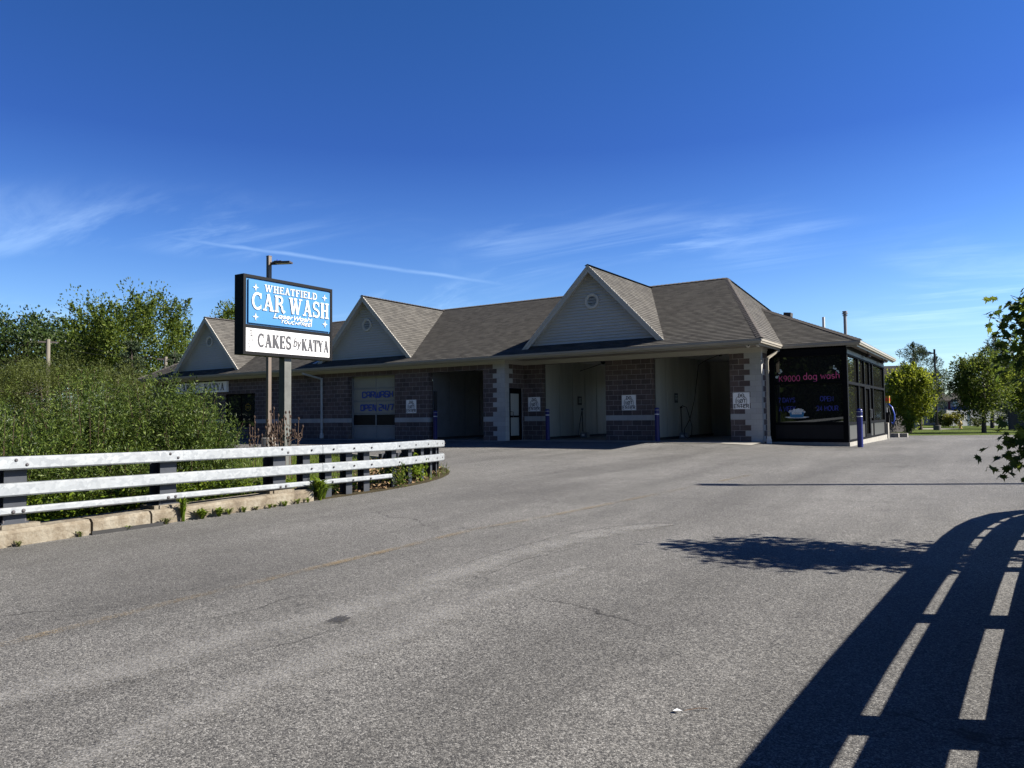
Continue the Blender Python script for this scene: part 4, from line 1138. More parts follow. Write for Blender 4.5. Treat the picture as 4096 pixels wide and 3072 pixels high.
for i, (a, b) in enumerate(segs_):
    z0_ = .68 if i != 2 else .16
    for z0, z1 in ((z0_, 2.04 if i != 2 else 1.98), (2.14, 3.06)):
        q = MB(); a_2, b_2 = (a, b) if i != 2 or z0 > 2 else (a + .1, b - .1)
        q.face([(KX1 - .075, a_2, z0), (KX1 - .075, b_2, z0), (KX1 - .075, b_2, z1), (KX1 - .075, a_2, z1)]); q.build('side_pane', 'kiosk_glass', K)
    if i != 2:
        q = MB(); q.box(KX1 - .07, KX1 - .03, a, b, .06, .58); q.build('side_panel', 'grey_panel', K)
q = MB(); q.tube([(KX1, 7.6, 1.15), (KX1 + .07, 7.6, 1.15), (KX1 + .07, 7.6, .80), (KX1, 7.6, .80)], .015); q.build('door_handle', 'grey_metal', K)
q = MB(); q.box(KX0, KX1 + .03, KYW - .03, KYE + .1, -.45, -.02); q.build('slab', 'concrete', K)
q = MB(); q.box(KX0, KX1 - .13, KYE, KYE + .1, -.1, 3.42); q.box(KX0 + .1, KX1 - .14, KYW + .14, KYE - .1, -.02, .02); q.build('back_wall', 'black_panel', K)
# painted window lettering
GL = lambda: Lettering((0, yf + .048, 0), (1, 0, 0), (0, 0, 1), (0, -1, 0))
for wd_, x_, z_, h_, w_, sw, mt in (('K9000', 10.58, 2.19, .20, .73, .11, 'pink'), ('dog', 11.43, 2.235, .25, .46, .11, 'pink'), ('wash', 12.02, 2.24, .24, .62, .11, 'pink'), ('7 DAYS', 10.54, 1.42, .16, .58, .12, 'paint_blue_dim'),
        ('A WEEK', 10.55, 1.10, .17, .58, .12, 'paint_blue_dim'), ('OPEN', 11.98, 1.44, .17, .44, .12, 'paint_blue_dim'), ('24 HOUR', 11.85, 1.10, .17, .72, .12, 'paint_blue_dim')):
    L = GL(); L.text(wd_, x_, z_, h_, w_, w=sw, gap=.18, jit=.04 if mt != 'pink' else .02); L.build('window_lettering', mt, K)
L = GL()
for x, z, r_ in ((10.50, 2.36, .05), (10.565, 2.40, .02), (10.62, 2.50, .022), (10.66, 2.56, .042), (10.64, 2.62, .03), (10.58, 2.5, .015), (12.47, 2.68, .025), (12.465, 2.6, .03), (12.52, 2.58, .04), (12.57, 2.51, .025), (12.6, 2.49, .03), (12.62, 2.44, .022)): L.disc(x, z, r_)
L.build('painted_bubbles', 'bubble', K)
L = GL()
L.poly([(11.17 + .40 * math.cos(R(a)) * (1 + .12 * math.sin(R(a * 5))), .875 + .035 * math.sin(R(a))) for a in range(0, 360, 15)])
for k in range(26):
    a = random.uniform(0, 180); L.disc(11.17 + .27 * math.cos(R(a)) * random.uniform(.5, 1.05), 1.06 + .13 * math.sin(R(a)) * random.uniform(.2, 1), random.uniform(.03, .05), n=9)
L.poly([(11.17 + .2 * math.cos(R(a)), 1.07 + .1 * math.sin(R(a))) for a in range(0, 360, 20)])
L.build('painted_suds', 'suds', K)
L = Lettering((0, yf + .036, 0), (1, 0, 0), (0, 0, 1), (0, -1, 0))
L.poly([(10.92, 1.06), (10.94, .89)] + [(11.17 + .23 * math.cos(R(a)), .89 + .03 * math.sin(R(a))) for a in range(180, 361, 20)] + [(11.42, 1.06)]); L.build('painted_tub', 'tub_blue', K)
L = Lettering((0, yf + .032, 0), (1, 0, 0), (0, 0, 1), (0, -1, 0)); L.poly([(11.0, .985), (11.34, .985), (11.34, 1.055), (11.0, 1.055)], .002); L.build('painted_label', 'sign_white', K)
L = Lettering((0, yf + .026, 0), (1, 0, 0), (0, 0, 1), (0, -1, 0)); L.text('K9000', 11.03, 1.0, .042, .27, w=.16); L.build('window_lettering', 'ink', K)
# roof vents and pipes
q = MB(); q.obox((9.35, 9.6, 5.56), (1, 0, -.1), (0, 1, 0), (.1, 0, 1), .16, .22, .09); q.obox((9.35, 9.6, 5.42), (1, 0, 0), (0, 1, 0), (0, 0, 1), .1, .15, .12); q.build('roof_vent', 'vent_dark', BLD)
q = MB(); q.tube([(11.3, 7.2, 4.3), (11.3, 7.2, 5.04)], .055, 12); q.build('roof_pipe', 'white_plastic', BLD)
q = MB(); q.tube([(12.32, 6.0, 3.9), (12.32, 6.0, 4.88)], .062, 14); q.lathe((12.32, 6.0, 4.86), [(.062, 0), (.105, .03), (.06, .05), (.06, .07), (.12, .09), (.12, .11), (.06, .14), (.1, .16), (.1, .2), (0, .22)], 14); q.build('roof_flue', 'grey_metal', BLD)
# small recessed soffit lights
for x in (1.8, 6.6, -6.9, -12.6):
    q = MB(); q.lathe((x, -.28, zs_ - .03), [(0, 0), (.09, 0), (.1, .02), (.1, .035)], 14); q.build('soffit_light', 'vent_white', BLD)

# ---------------------------------------------------------------- things fixed to the building
def dne(x, y, z, label):
    t = thing('do_not_enter_sign', label, 'sign', (x, y, z), 0, 'do not enter signs between the bays')
    q = MB(); q.box(-.305, .305, -.006, 0, -.305, .305); q.build('plate', 'sign_white', t)
    L = Lettering((0, -.006, 0), (1, 0, 0), (0, 0, 1), (0, -1, 0))
    L.text('DO', 0, .13, .125, .21, w=.20, gap=.24, center=True, depth=.001); L.text('NOT', 0, -.07, .125, .33, w=.20, gap=.24, center=True, depth=.001)
    L.text('ENTER', 0, -.255, .125, .54, w=.20, gap=.28, center=True, depth=.001)
    L.build('lettering', 'sign_black', t)
    L = Lettering((0, -.0135, 0), (1, 0, 0), (0, 0, 1), (0, -1, 0))
    L.ribbon([(.205 * math.cos(R(a)), .205 * math.sin(R(a)) - .01) for a in range(0, 361, 15)], .014, .001); L.ribbon([(-.145, -.155), (.145, .135)], .016, .001)
    L.build('ring_and_slash', 'sign_black', t)
    for sx in (-.27, .27):
        for sz in (-.27, .27): q = MB(); q.box(sx - .008, sx + .008, -.012, -.0062, sz - .008, sz + .008); q.build('screw', 'grey_metal', t)
dne(-5.17, -.004, 1.53, 'do not enter sign on the block pier right of the sectional door')
dne(.51, YB - .004, 1.54, 'do not enter sign on the narrow wall beside the glass side door')
dne(4.95, YB - .004, 1.52, 'do not enter sign on the wide pier between the two tall bays')
dne(9.42, YB - .008, 1.50, 'do not enter sign on the pale quoined pier beside the downspout')

t = thing('shop_sign', 'long white shop sign with black letters on the wall, half behind the willow', 'sign', (-21.0, 0, 2.87))
q = MB(); q.box(-2.45, 2.45, -.12, -.0, -.30, .30); q.build('cabinet', 'sign_white', t)
L = Lettering((0, -.12, 0), (1, 0, 0), (0, 0, 1), (0, -1, 0))
L.text('CAKES', -2.1, -.2, .4, 1.8, font=SLAB, gap=.06); L.text('by', -.15, -.12, .3, .35, w=.09, shear=.25); L.text('KATYA', .38, -.2, .4, 1.85, font=SLAB, gap=.06)
L.build('lettering', 'ink', t)

for (x, y, z, rz, lb) in ((10.16, -.12, 3.44, 0, 'white dome camera under the eave corner, the left one of the pair'), (10.50, -.12, 3.44, .4, 'white dome camera under the eave corner, the one nearer the gutter end'),
                      (13.08, 12.0, 3.43, 0, 'pale dome camera under the far end of the kiosk eave')):
    t = thing('security_camera', lb, 'camera', (x, y, z), rz, 'dome cameras under the eaves')
    q = MB(); q.lathe((0, 0, 0), [(0, 0), (.075, 0), (.08, -.04), (.075, -.05)], 16); q.build('housing', 'white_plastic', t, smooth=True)
    q = MB(); q.lathe((0, 0, -.05), [(.07, 0), (.075, -.03), (.055, -.07), (.02, -.09), (0, -.092)], 16); q.build('dome', 'white_plastic', t, smooth=True)
    q = MB(); q.lathe((.03, -.055, -.085), [(.0, -.02), (.022, -.014), (.026, 0), (.022, .014), (0, .02)], 10); q.build('lens', 'rubber', t, smooth=True)
for (x, y, lb) in ((13.05, 6.4, 'black round floodlight hanging under the kiosk soffit'), (13.05, 10.8, 'black lamp under the kiosk soffit near its far end')):
    t = thing('soffit_lamp', lb, 'lamp', (x, y, 3.43), 0, 'black lamps under the kiosk soffit')
    q = MB(); q.tube([(0, 0, 0), (0, 0, -.1)], .02, 8); q.lathe((0, 0, -.02), [(.05, .02), (.05, 0), (0, 0)], 10); q.build('stem', 'dark_bronze', t)
    q = MB(); q.lathe((0, 0, -.16), [(0, .07), (.07, .05), (.1, -.02), (.1, -.06), (0, -.06)], 14); q.build('head', 'dark_bronze', t, smooth=True)

# wash hoses in the two tall bays
def hose(x, y, label, kind):
    t = thing('wash_hose_stand', label, 'hose stand', (x, y, .016), 0, 'wash hoses in the tall bays')
    q = MB(); q.box(-.02, .34, -.12, .12, 0, .2); q.box(.0, .32, -.1, .1, .2, .24); q.build('pump_box', 'grey_metal', t)
    q = MB(); q.box(.05, .2, -.13, -.121, .06, .16); q.build('tag_plate', 'sign_white', t)
    q = MB(); q.tube([(.06, 0, .2), (.03, 0, 1.1), (0.03, 0, 1.28)], .022, 8); q.box(.0, .09, -.03, .03, 1.28, 1.34); q.build('lance_holder', 'rubber', t)
    q = MB()
    if kind == 0:
        q.tube([(.03, 0, 1.3), (-.06, -.05, .75), (-.16, -.06, .1), (-.2, -.05, .03), (-.22, -.03, .6), (-.22, 0, 2.0), (-.24, .1, 3.0), (-.15, .3, 3.13), (.5, -.1, 3.2), (1.4, -.6, 3.34)], .014, 6)
    else:
        q.tube([(.03, 0, 1.3), (.12, -.1, 1.38), (.35, -.2, 1.3), (.5, -.3, .9), (.62, -.35, .5), (.58, -.35, .1), (.4, -.3, .02), (.25, -.3, .12), (.3, -.35, .4), (.55, -.4, .8), (.8, -.5, 1.6), (.98, -.6, 2.6), (1.05, -.65, 3.0), (1.35, -.8, 3.15), (1.95, -.95, 3.34)], .016, 6)
    q.build('hose', 'rubber', t)
    q = MB(); q.lathe((0, 0, 0), [(0, 3.5), (.12, 3.48), (.12, 3.38), (.05, 3.3), (0, 3.3)], 10)
    for v in range(len(q.v)): q.v[v] = (q.v[v][0] + (1.45 if kind == 0 else 2.05), q.v[v][1] - (.6 if kind == 0 else .95), q.v[v][2])
    q.build('boom_swivel', 'rubber', t)
hose(1.10, 4.75, 'black wash hose and pump box against the wall of the narrower left tall bay', 0)
hose(6.10, 4.15, 'looped black wash hose with boom in the tall bay nearest the kiosk', 1)
for (x, y, lb) in ((B1[0] + .035, 4.9, 'small dark notice on the left tall bay wall'), (B2[0] + .035, 4.0, 'small dark notice on the right tall bay wall')):
    t = thing('bay_notice', lb, 'notice', (x, y, 1.72), 0, 'notices on the bay walls')
    q = MB(); q.box(0, .012, -.19, .19, -.2, .2); q.build('board', 'steel_dark', t)
    L = Lettering((.013, 0, 0), (0, 1, 0), (0, 0, 1), (1, 0, 0))
    for k in range(4): L.ribbon([(-.13, .1 - k * .06), (.13, .1 - k * .06)], .02, .001)
    L.build('lettering', 'bubble', t)

# bollards
def bollard(label):
    t = thing('bollard', label, 'bollard', (0, 0, 0), 0, 'blue steel bollards guarding the bays')
    q = MB(); q.lathe((0, 0, 0), [(.092, -.1), (.092, 1.22), (.098, 1.235), (.098, 1.275), (.088, 1.30), (.06, 1.318), (0, 1.325)], 24); q.build('post', 'bollard_blue', t, smooth=True)
    for z in (1.05, 1.22):
        q = MB(); q.lathe((0, 0, z), [(.0925, 0), (.096, .004), (.096, .024), (.0925, .028)], 24); q.build('reflective_stripe', 'stripe', t, smooth=True)
    return t
b0 = bollard('blue bollard standing in front of the black glazed corner, in the sun')
b0.location = (13.33, 1.75, G(13.33, 1.75) - .02)
dup(b0, (-3.86, .12, .0), 0, 'blue bollard in the shade at the left jamb of the darkest bay')
dup(b0, (1.41, 1.1, .0), 0, 'blue bollard in the shade just right of the glass side door pier')
dup(b0, (6.3, 1.1, -.02), 0, 'blue bollard in the shade at the foot of the wide pier')

# ---------------------------------------------------------------- pylon sign
t = thing('pylon_sign', 'tall black framed blue and white car wash sign on a single steel post', 'sign', (2.81, -13.80, -.38))
o0 = Vector((2.81, -13.80, -.38))
ZB, ZT, Y0, Y1, XF, XB = 2.50 + .38, 4.34 + .38, -15.16 + 13.80, -12.48 + 13.80, .22, -.10
ZM0, ZM1 = ZB + .62, ZB + .69
q = MB()
q.box(XB, XF, Y0, Y0 + .07, ZB, ZT); q.box(XB, XF, Y1 - .07, Y1, ZB, ZT); q.box(XB, XF, Y0 + .07, Y1 - .07, ZT - .07, ZT); q.box(XB, XF, Y0 + .07, Y1 - .07, ZB, ZB + .07)
q.box(XB, XF - .01, Y0 + .07, Y1 - .07, ZM0, ZM1); q.box(XB + .01, XF - .06, Y0 + .07, Y1 - .07, ZB + .07, ZM0); q.box(XB + .01, XF - .06, Y0 + .07, Y1 - .07, ZM1, ZT - .07)
q.build('cabinet', 'cabinet_black', t)
q = MB(); q.box(XF - .058, XF - .03, Y0 + .075, Y1 - .075, ZM1 + .004, ZT - .075); q.box(XF - .03, XF + .012, Y0 + .13, Y1 - .10, ZM1 + .04, ZT - .11); q.build('upper_face', 'face_blue', t)
q = MB(); q.box(XF - .058, XF - .02, Y0 + .075, Y1 - .075, ZB + .075, ZM0 - .004); q.build('lower_face', 'face_white', t)
yl = Y0 + .13; wf = (Y1 - .10) - yl; hf = (ZT - .11) - (ZM1 + .04)
L = Lettering((XF + .012, yl, ZM1 + .04), (0, 1, 0), (0, 0, 1), (1, 0, 0))
L.text('WHEATFIELD', .50 * wf, .765 * hf, .165 * hf, .65 * wf, font=SLAB, gap=.05, depth=.012, center=True)
L.text('CAR', .03 * wf, .32 * hf, .395 * hf, .385 * wf, font=SLAB, gap=.03, depth=.014)
L.text('WASH', .462 * wf, .32 * hf, .395 * hf, .52 * wf, font=SLAB, gap=.03, depth=.014)
L.text('LaserWash'.replace('L', 'L'), .28 * wf, .185 * hf, .105 * hf, .45 * wf, w=.22, gap=.12, shear=.28, depth=.012)
L.text('TOUCHFREE', .36 * wf, .075 * hf, .07 * hf, .37 * wf, w=.22, gap=.2, shear=.28, depth=.012)
L.ribbon([(.755 * wf, .28 * hf), (.745 * wf, .07 * hf)], .02, .012)
for x, y in ((.075, .83), (.075, .15), (.925, .85), (.93, .18)): L.star(x * wf, y * hf, .085, .012)
L.build('raised_lettering', 'letter_white', t)
L = Lettering((XF - .02, Y0 + .075, ZB + .075), (0, 1, 0), (0, 0, 1), (1, 0, 0))
wl, hl = (Y1 - Y0 - .15), (ZM0 - ZB - .08)
L.text('CAKES', .13 * wl, .22 * hl, .58 * hl, .385 * wl, font=SLAB, gap=.05, depth=.001, bold=1.55)
L.text('by', .54 * wl, .36 * hl, .42 * hl, .08 * wl, w=.2, shear=.3, depth=.001)
L.text('KATYA', .64 * wl, .22 * hl, .55 * hl, .345 * wl, font=SLAB, gap=.06, depth=.001, bold=1.55)
L.build('lettering', 'ink', t)
# line drawing of a small tiered cake with a sprig
L = Lettering((XF - .02, Y0 + .075, ZB + .075), (0, 1, 0), (0, 0, 1), (1, 0, 0))
for pts_ in ([(.10, .10), (.10, .26), (.20, .26), (.20, .10), (.10, .09)], [(.12, .26), (.12, .36), (.19, .36), (.19, .26)], [(.155, .36), (.15, .42), (.165, .47), (.16, .50)]): L.ribbon(pts_, .012, .001)
for k in range(16):
    x = .155 + random.uniform(-.03, .03); y = random.uniform(.34, .50); L.ribbon([(x, y), (x + random.uniform(-.02, .02), y + random.uniform(.0, .02))], .011, .001)
for k in range(9):
    x = .09 + random.uniform(-.03, .02); y = random.uniform(.08, .2); L.ribbon([(x, y), (x + random.uniform(-.02, .02), y + random.uniform(-.01, .02))], .006, .001)
L.build('cake_drawing', 'ink', t)
q = MB(); q.box(-.10, .10, -.10, .10, -.3, ZB); q.box(-.17, .17, -.17, .17, -.05, .03); q.build('post', 'post_grey', t)

# ---------------------------------------------------------------- street lamps
def lamp(h, label, boxhead, arm_dir=(1, 0), loc=(0, 0, 0), group='tall parking lot lamps', name='street_lamp', w=.075, mat='pole_brown'):
    t = thing(name, label, 'street lamp', loc, 0, group)
    q = MB(); q.box(-w, w, -w, w, .62, h); q.box(-w - .01, w + .01, -w - .01, w + .01, h, h + .02); q.build('pole', mat, t)
    q = MB(); q.box(-.14, .14, -.14, .14, .48, .62); q.build('base_cover', mat, t)
    q = MB(); q.lathe((0, 0, 0), [(.28, -.3), (.28, .46), (.25, .48), (0, .48)], 20); q.build('concrete_base', 'concrete' if w > .072 else 'dark_concrete', t, smooth=False)
    a = Vector((arm_dir[0], arm_dir[1], 0)).normalized(); s_ = Vector((-a.y, a.x, 0))
    q = MB(); c = Vector((0, 0, h - .30)); q.obox(c + a * .2, a, s_, (0, 0, 1), .13, .04, .05); q.obox(c + a * .58 + Vector((0, 0, .02)), a, s_, (0, 0, 1), .36, .17, .035); q.obox(c + a * .40 + Vector((0, 0, .07)), a, s_, (0, 0, 1), .15, .08, .03)
    hd = q.build('lamp_head', 'dark_bronze', t)
    q = MB(); q.obox(c + a * .6 + Vector((0, 0, -.02)), a, s_, (0, 0, 1), .28, .13, .008); q.build('lens', 'vent_white', hd)
    q = MB(); q.lathe(c + a * .36 + Vector((0, 0, .10)), [(.03, 0), (.03, .06), (0, .07)], 10); q.build('photocell', 'hose_blue', hd)
    return t
l1 = lamp(7.85, 'brown square pole lamp behind the blue and white sign', True, (.90, .44), (-7.35, -6.2, G(-7.35, -6.2)))
lamp(6.65, 'thin dark pole lamp on a concrete base on the far lawn', True, (-1, -.2), (13.2, 43.3, -.56), w=.07, mat='dark_bronze')
lamp(7.6, 'brown pole lamp standing outside the frame that shades the lot', True, (-.9, -.3), (22.8, -7.5, G(22.8, -7.5)))

# ---------------------------------------------------------------- guard rails
def railtop(y): return .60 - .012 * (y + 21.7)
def rail_prof(h, d): 
    r_ = .018
    return [(-d / 2, r_), (-d / 2 + r_, 0), (d / 2 - r_, 0), (d / 2, r_), (d / 2, h - r_), (d / 2 - r_, h), (-d / 2 + r_, h), (-d / 2, h - r_)]
def box_post(q, p, ax, w, d, z0, z1):
    """I-section: flanges face the road (ax = outward normal), web between"""
    ax = Vector((ax[0], ax[1], 0)).normalized(); s_ = Vector((-ax.y, ax.x, 0)); c = Vector((p[0], p[1], (z0 + z1) / 2)); h = (z1 - z0) / 2
    q.obox(c + ax * (d / 2), ax, s_, (0, 0, 1), .007, w / 2, h); q.obox(c - ax * (d / 2), ax, s_, (0, 0, 1), .007, w / 2, h); q.obox(c, ax, s_, (0, 0, 1), d / 2 - .007, .005, h)
def bolt(par, p, n, r_=.021):
    n = Vector(n).normalized(); q = MB(); q.tube([Vector(p), Vector(p) + n * .006, Vector(p) + n * .016], [r_, r_ * .95, r_ * .45], 8); q.build('rail_bolt', 'bolt', par)
def guardrail(side, label):
    t = thing('guard_rail', label, 'guard rail', (0, 0, 0), 0, 'galvanised guard rails along the drive')
    if side == 'left':
        straight = lambda y: (7.34, y); c, r_, sgn = AC, AR - .08, 1
        arcp = lambda a: (c[0] + r_ * math.cos(R(a)), c[1] + r_ * math.sin(R(a)))
        xc = 7.34
        S = [(xc, -38.0), (xc, -30), (xc, -24), (xc, -16.80)]
        A1 = [(xc, -16.79), (xc, -16.2), (xc, -15.5)] + [arcp(a) for a in range(5, 61, 5)]
        A2 = [(xc, -16.79), (xc, -16.2), (xc, -15.5)] + [arcp(a) for a in range(5, 84, 6)]
        A3 = [(xc, -16.79), (xc, -16.2), (xc, -15.5), arcp(5)]
        out = 1
    def zof(p, k):
        x, y = p[0], p[1]
        z = .59 - .010 * (min(y, -15) + 20)
        if side == 'left' and y > -15.5:
            a = math.degrees(math.atan2(y - AC[1], x - AC[0])); z -= .12 * sstep(10, 60, a) + .12 * sstep(60, 84, a)
        return z
    H = ((-.155, .155, .14), (-.47, .155, .14), (-.69, .085, .09))
    for i, (dz, h, d) in enumerate(H):
        for path in (S, (A1, A2, A3)[i]):
            q = MB(); q.sweep([(p[0], p[1], zof(p, i) + dz) for p in path], rail_prof(h, d)); q.build('rail', 'galvanised', t)
    # big posts bolted on plinths on the kerb
    for y in (-27.5, -25.5, -23.55, -21.55, -19.58, -17.62):
        pz = kz(y) + .2
        q = MB(); box_post(q, (7.15, y), (1, 0), .25, .25, pz + .06, zof((0, y), 0) - .005)
        q.box(7.0, 7.3, y - .15, y + .15, pz + .04, pz + .06)
        for dz in (-.155, -.47, -.69): q.box(7.16, 7.30, y - .05, y + .05, zof((0, y), 0) + dz + .01, zof((0, y), 0) + dz + .07)
        po = q.build('post', 'steel_dark', t)
        for dy in (-.12, .12):
            for xx in (7.03, 7.27): q = MB(); q.tube([(xx, y + dy, pz + .055), (xx, y + dy, pz + .10)], .014, 6); q.build('anchor_bolt', 'bolt', po)
        q = MB(); q.box(6.98, 7.34, y - .24, y + .26, pz - .04, pz + .04); q.box(7.0, 7.36, y - .17, y + .22, pz - .02, pz + .042); q.build('plinth', 'kerb_concrete', po)
        z_ = zof((0, y), 0)
        bolt(po, (xc + .07, y - .05, z_ - .04), (1, 0, 0)); bolt(po, (xc + .07, y + .07, z_ - .10), (1, 0, 0)); bolt(po, (xc + .045, y - .06, z_ - .655), (1, 0, 0), .024); bolt(po, (xc + .045, y + .05, z_ - .65), (1, 0, 0), .024)
    # driven posts
    P = [((7.2, y), (1, 0)) for y in (-17.05, -16.55, -16.05, -15.6)]
    for a in (7, 13, 19, 25, 31, 37, 43, 49, 55, 64, 74, 82): P.append(((AC[0] + (AR - .23) * math.cos(R(a)), AC[1] + (AR - .23) * math.sin(R(a))), (math.cos(R(a)), math.sin(R(a)))))
    for i, (p, ax) in enumerate(P):
        if i > 4 and i % 2 == 0 and i < 12: pass
        q = MB(); zt = zof(p, 0) - .01 if i < 13 else zof(p, 0) - .32
        box_post(q, p, ax, .15, .15, G(*p) - .4, zt)
        po = q.build('post', 'steel_dark', t)
        n = Vector((ax[0], ax[1], 0))
        for dz in ((-.075, -.39) if i < 13 else (-.39,)):
            bolt(po, (p[0] + ax[0] * .22, p[1] + ax[1] * .22, zof(p, 0) + dz), n, .018)
        if i < 5: bolt(po, (p[0] + ax[0] * .195, p[1] + ax[1] * .195, zof(p, 0) - .65), n, .018)
    # short tabs on top of the first rail's back edge
    return t
guardrail('left', 'white galvanised three-rail guard rail curving away in front of the willow')

t = thing('guard_rail', 'guard rail at the right of the drive, known here only by its barred shadow', 'guard rail', (0, 0, 0), 0, 'galvanised guard rails along the drive')
RP = [(17.5, -34), (17.55, -28), (17.64, -22.2), (17.72, -20.5), (17.86, -18.2), (17.99, -16.4), (18.06, -15.6), (18.16, -14.8), (18.30, -14.1), (18.50, -13.5), (18.80, -13.05), (19.25, -12.7), (20.0, -12.45), (21.2, -12.4), (23, -12.4)]
def zr(p): return G(p[0], p[1]) + 1.04
for dz, h, d in ((-.155, .155, .168), (-.468, .155, .165), (-.75, .10, .165)):
    q = MB(); q.sweep([(p[0], p[1], zr(p) + dz) for p in RP], rail_prof(h, d)); q.build('rail', 'galvanised', t)
for (x, y, w) in ((17.78, -31.8, .25), (17.78, -29.7, .25), (17.8, -27.6, .25), (17.82, -25.5, .25), (17.84, -23.4, .25), (17.9, -21.35, .25), (17.98, -19.3, .25), (18.12, -17.4, .15), (18.2, -16.5, .15), (18.28, -15.6, .15), (18.37, -14.9, .15), (18.5, -14.3, .15), (18.7, -13.8, .15), (18.95, -13.4, .15), (19.3, -13.0, .15), (19.8, -12.8, .15), (20.4, -12.7, .15), (21.1, -12.65, .15), (21.9, -12.65, .15)):
    q = MB(); box_post(q, (x, y), (-1, 0), w, w, G(x, y) - .3, G(x, y) + 1.02); q.build('post', 'steel_dark', t)
q = MB(); q.sweep([(17.75, -34, G(17.7, -34) - .05), (17.78, -25, G(17.7, -25) - .05), (18.0, -18, G(17.7, -18) - .05)], [(-.22, 0), (.22, 0), (.22, .22), (-.22, .22)]); struct(q.build('kerb', 'kerb_concrete'))

# ---------------------------------------------------------------- vegetation
def mesh_np(name, V, F, mat, parent=None, kind=None):
    """V (n,3); F (m,k) all faces with the same corner count"""
    me = bpy.data.meshes.new(name); n, (m_, k) = len(V), F.shape
    me.vertices.add(n); me.vertices.foreach_set('co', np.ascontiguousarray(V, dtype=np.float32).ravel())
    me.loops.add(m_ * k); me.loops.foreach_set('vertex_index', F.astype(np.int32).ravel())
    me.polygons.add(m_); me.polygons.foreach_set('loop_start', np.arange(0, m_ * k, k, dtype=np.int32))
    me.update(calc_edges=True); me.validate()
    me.materials.append(MAT[mat])
    o = bpy.data.objects.new(name, me); COL.objects.link(o)
    if parent: o.parent = parent
    return o
def nrm(a): return a / np.maximum(1e-9, np.linalg.norm(a, axis=1, keepdims=True))
def leaf_arrays(P, D, Lh, Wd, flat=0.0):
    n = len(P); D = nrm(D)
    s = np.cross(D, nrm(rng.normal(size=(n, 3)) + np.array([0, 0, flat])));  s = nrm(s)
    Lh = np.broadcast_to(np.asarray(Lh, float).reshape(-1, 1), (n, 1)); Wd = np.broadcast_to(np.asarray(Wd, float).reshape(-1, 1), (n, 1))
    V = np.stack([P, P + D * Lh * .45 + s * Wd / 2, P + D * Lh, P + D * Lh * .45 - s * Wd / 2], 1).reshape(-1, 3)
    F = np.arange(4 * n).reshape(n, 4)
    return V, F
def crown_points(n_cl, per, rx, ry, rz, cz, cr, shell=.55, up_el=1.0, lobes=0, low=-1.0):
    u = nrm(rng.normal(size=(n_cl * 3, 3))); u = u[u[:, 2] > low][:n_cl]
    rad = (shell + (1 - shell) * rng.random((len(u), 1)))
    rad *= 1 + .18 * np.sin(u[:, :1] * 5 + 1.3) * np.cos(u[:, 1:2] * 4 + u[:, 2:3] * 3)
    C = u * rad * np.array([rx, ry, rz]) + np.array([0, 0, cz])
    k = rng.integers(0, len(C), n_cl * per)
    size = (.5 + rng.random(len(C)) * .9)[k][:, None]
    nn_ = rng.normal(size=(len(k), 3)); ln_ = np.linalg.norm(nn_, axis=1, keepdims=True); nn_ *= np.minimum(1, 1.7 / ln_)
    off = nn_ * cr * size * np.array([1, 1, up_el]) * .5
    P = C[k] + off
    return C, P, off
def tree(name, label, loc, h, rx, rz, cz, n_cl=80, per=110, cr=.8, leaf=.2, mat='leaf_maple', tr=.16, bark='bark', up_el=1.0, group=None, cat='tree', stems=1, low=-1.0, aspect=.6, spray=None, ry=None):
    t = thing(name, label, cat, loc, random.uniform(0, 6.28), group)
    C, P, off = crown_points(n_cl, int(per * (1.7 if loc[0] < -20 else 1.25)), rx, ry or rx, rz, cz, cr, up_el=up_el, low=low)
    D = off + rng.normal(size=off.shape) * cr * .4 + np.array([0, 0, .25 * cr])
    if spray is not None:   # upward sprays standing out of the top outline
        k = C[C[:, 2] > cz + rz * .1]; 
        for c in k[:spray]:
            m_ = 110; tt = rng.random((m_, 1)); dirn = nrm(np.array([[c[0] * .45, c[1] * .45, rz * .9]])); Ls = rx * random.uniform(.16, .32)
            P = np.vstack([P, c + dirn * tt * Ls + np.clip(rng.normal(size=(m_, 3)), -1.6, 1.6) * .045 * rx * (1.15 - tt)]); D = np.vstack([D, np.repeat(dirn, m_, 0) + rng.normal(size=(m_, 3)) * .8])
    V, F = leaf_arrays(P, D, leaf * (.6 + .8 * rng.random(len(P))), leaf * aspect * (.6 + .8 * rng.random(len(P))))
    mesh_np('crown', V, F, mat, t)
    q = MB()
    for s_ in range(stems):
        a = 6.28 * s_ / stems; b0 = Vector((.12 * math.cos(a), .12 * math.sin(a), 0)) if stems > 1 else Vector((0, 0, 0))
        lean = Vector((math.cos(a) * rx * .3, math.sin(a) * rx * .3, 0)) if stems > 1 else Vector((random.uniform(-.1, .1) * rx, random.uniform(-.1, .1) * rx, 0))
        top = b0 + lean + Vector((0, 0, cz + rz * .5)); mid = b0 * 1.0 + lean * .35 + Vector((0, 0, (cz - rz * .6)))
        rr_ = tr / math.sqrt(stems)
        q.tube([b0 - Vector((0, 0, .3)), b0 + Vector((0, 0, .05)), mid, top], [rr_ * 1.5, rr_ * 1.15, rr_ * .75, rr_ * .2], 8)
        for i in range(0, min(len(C), 26)):
            if i % stems != s_: continue
            c = Vector(C[i]); f_ = random.uniform(.15, .8); s0 = mid.lerp(top, f_)
            q.tube([s0, s0.lerp(c, .5) + Vector((0, 0, -.04 * rx)), c], [rr_ * .42 * (1 - f_ * .5), rr_ * .22, rr_ * .07], 5, cap=False)
    q.build('trunk', bark, t, smooth=True)
    return t
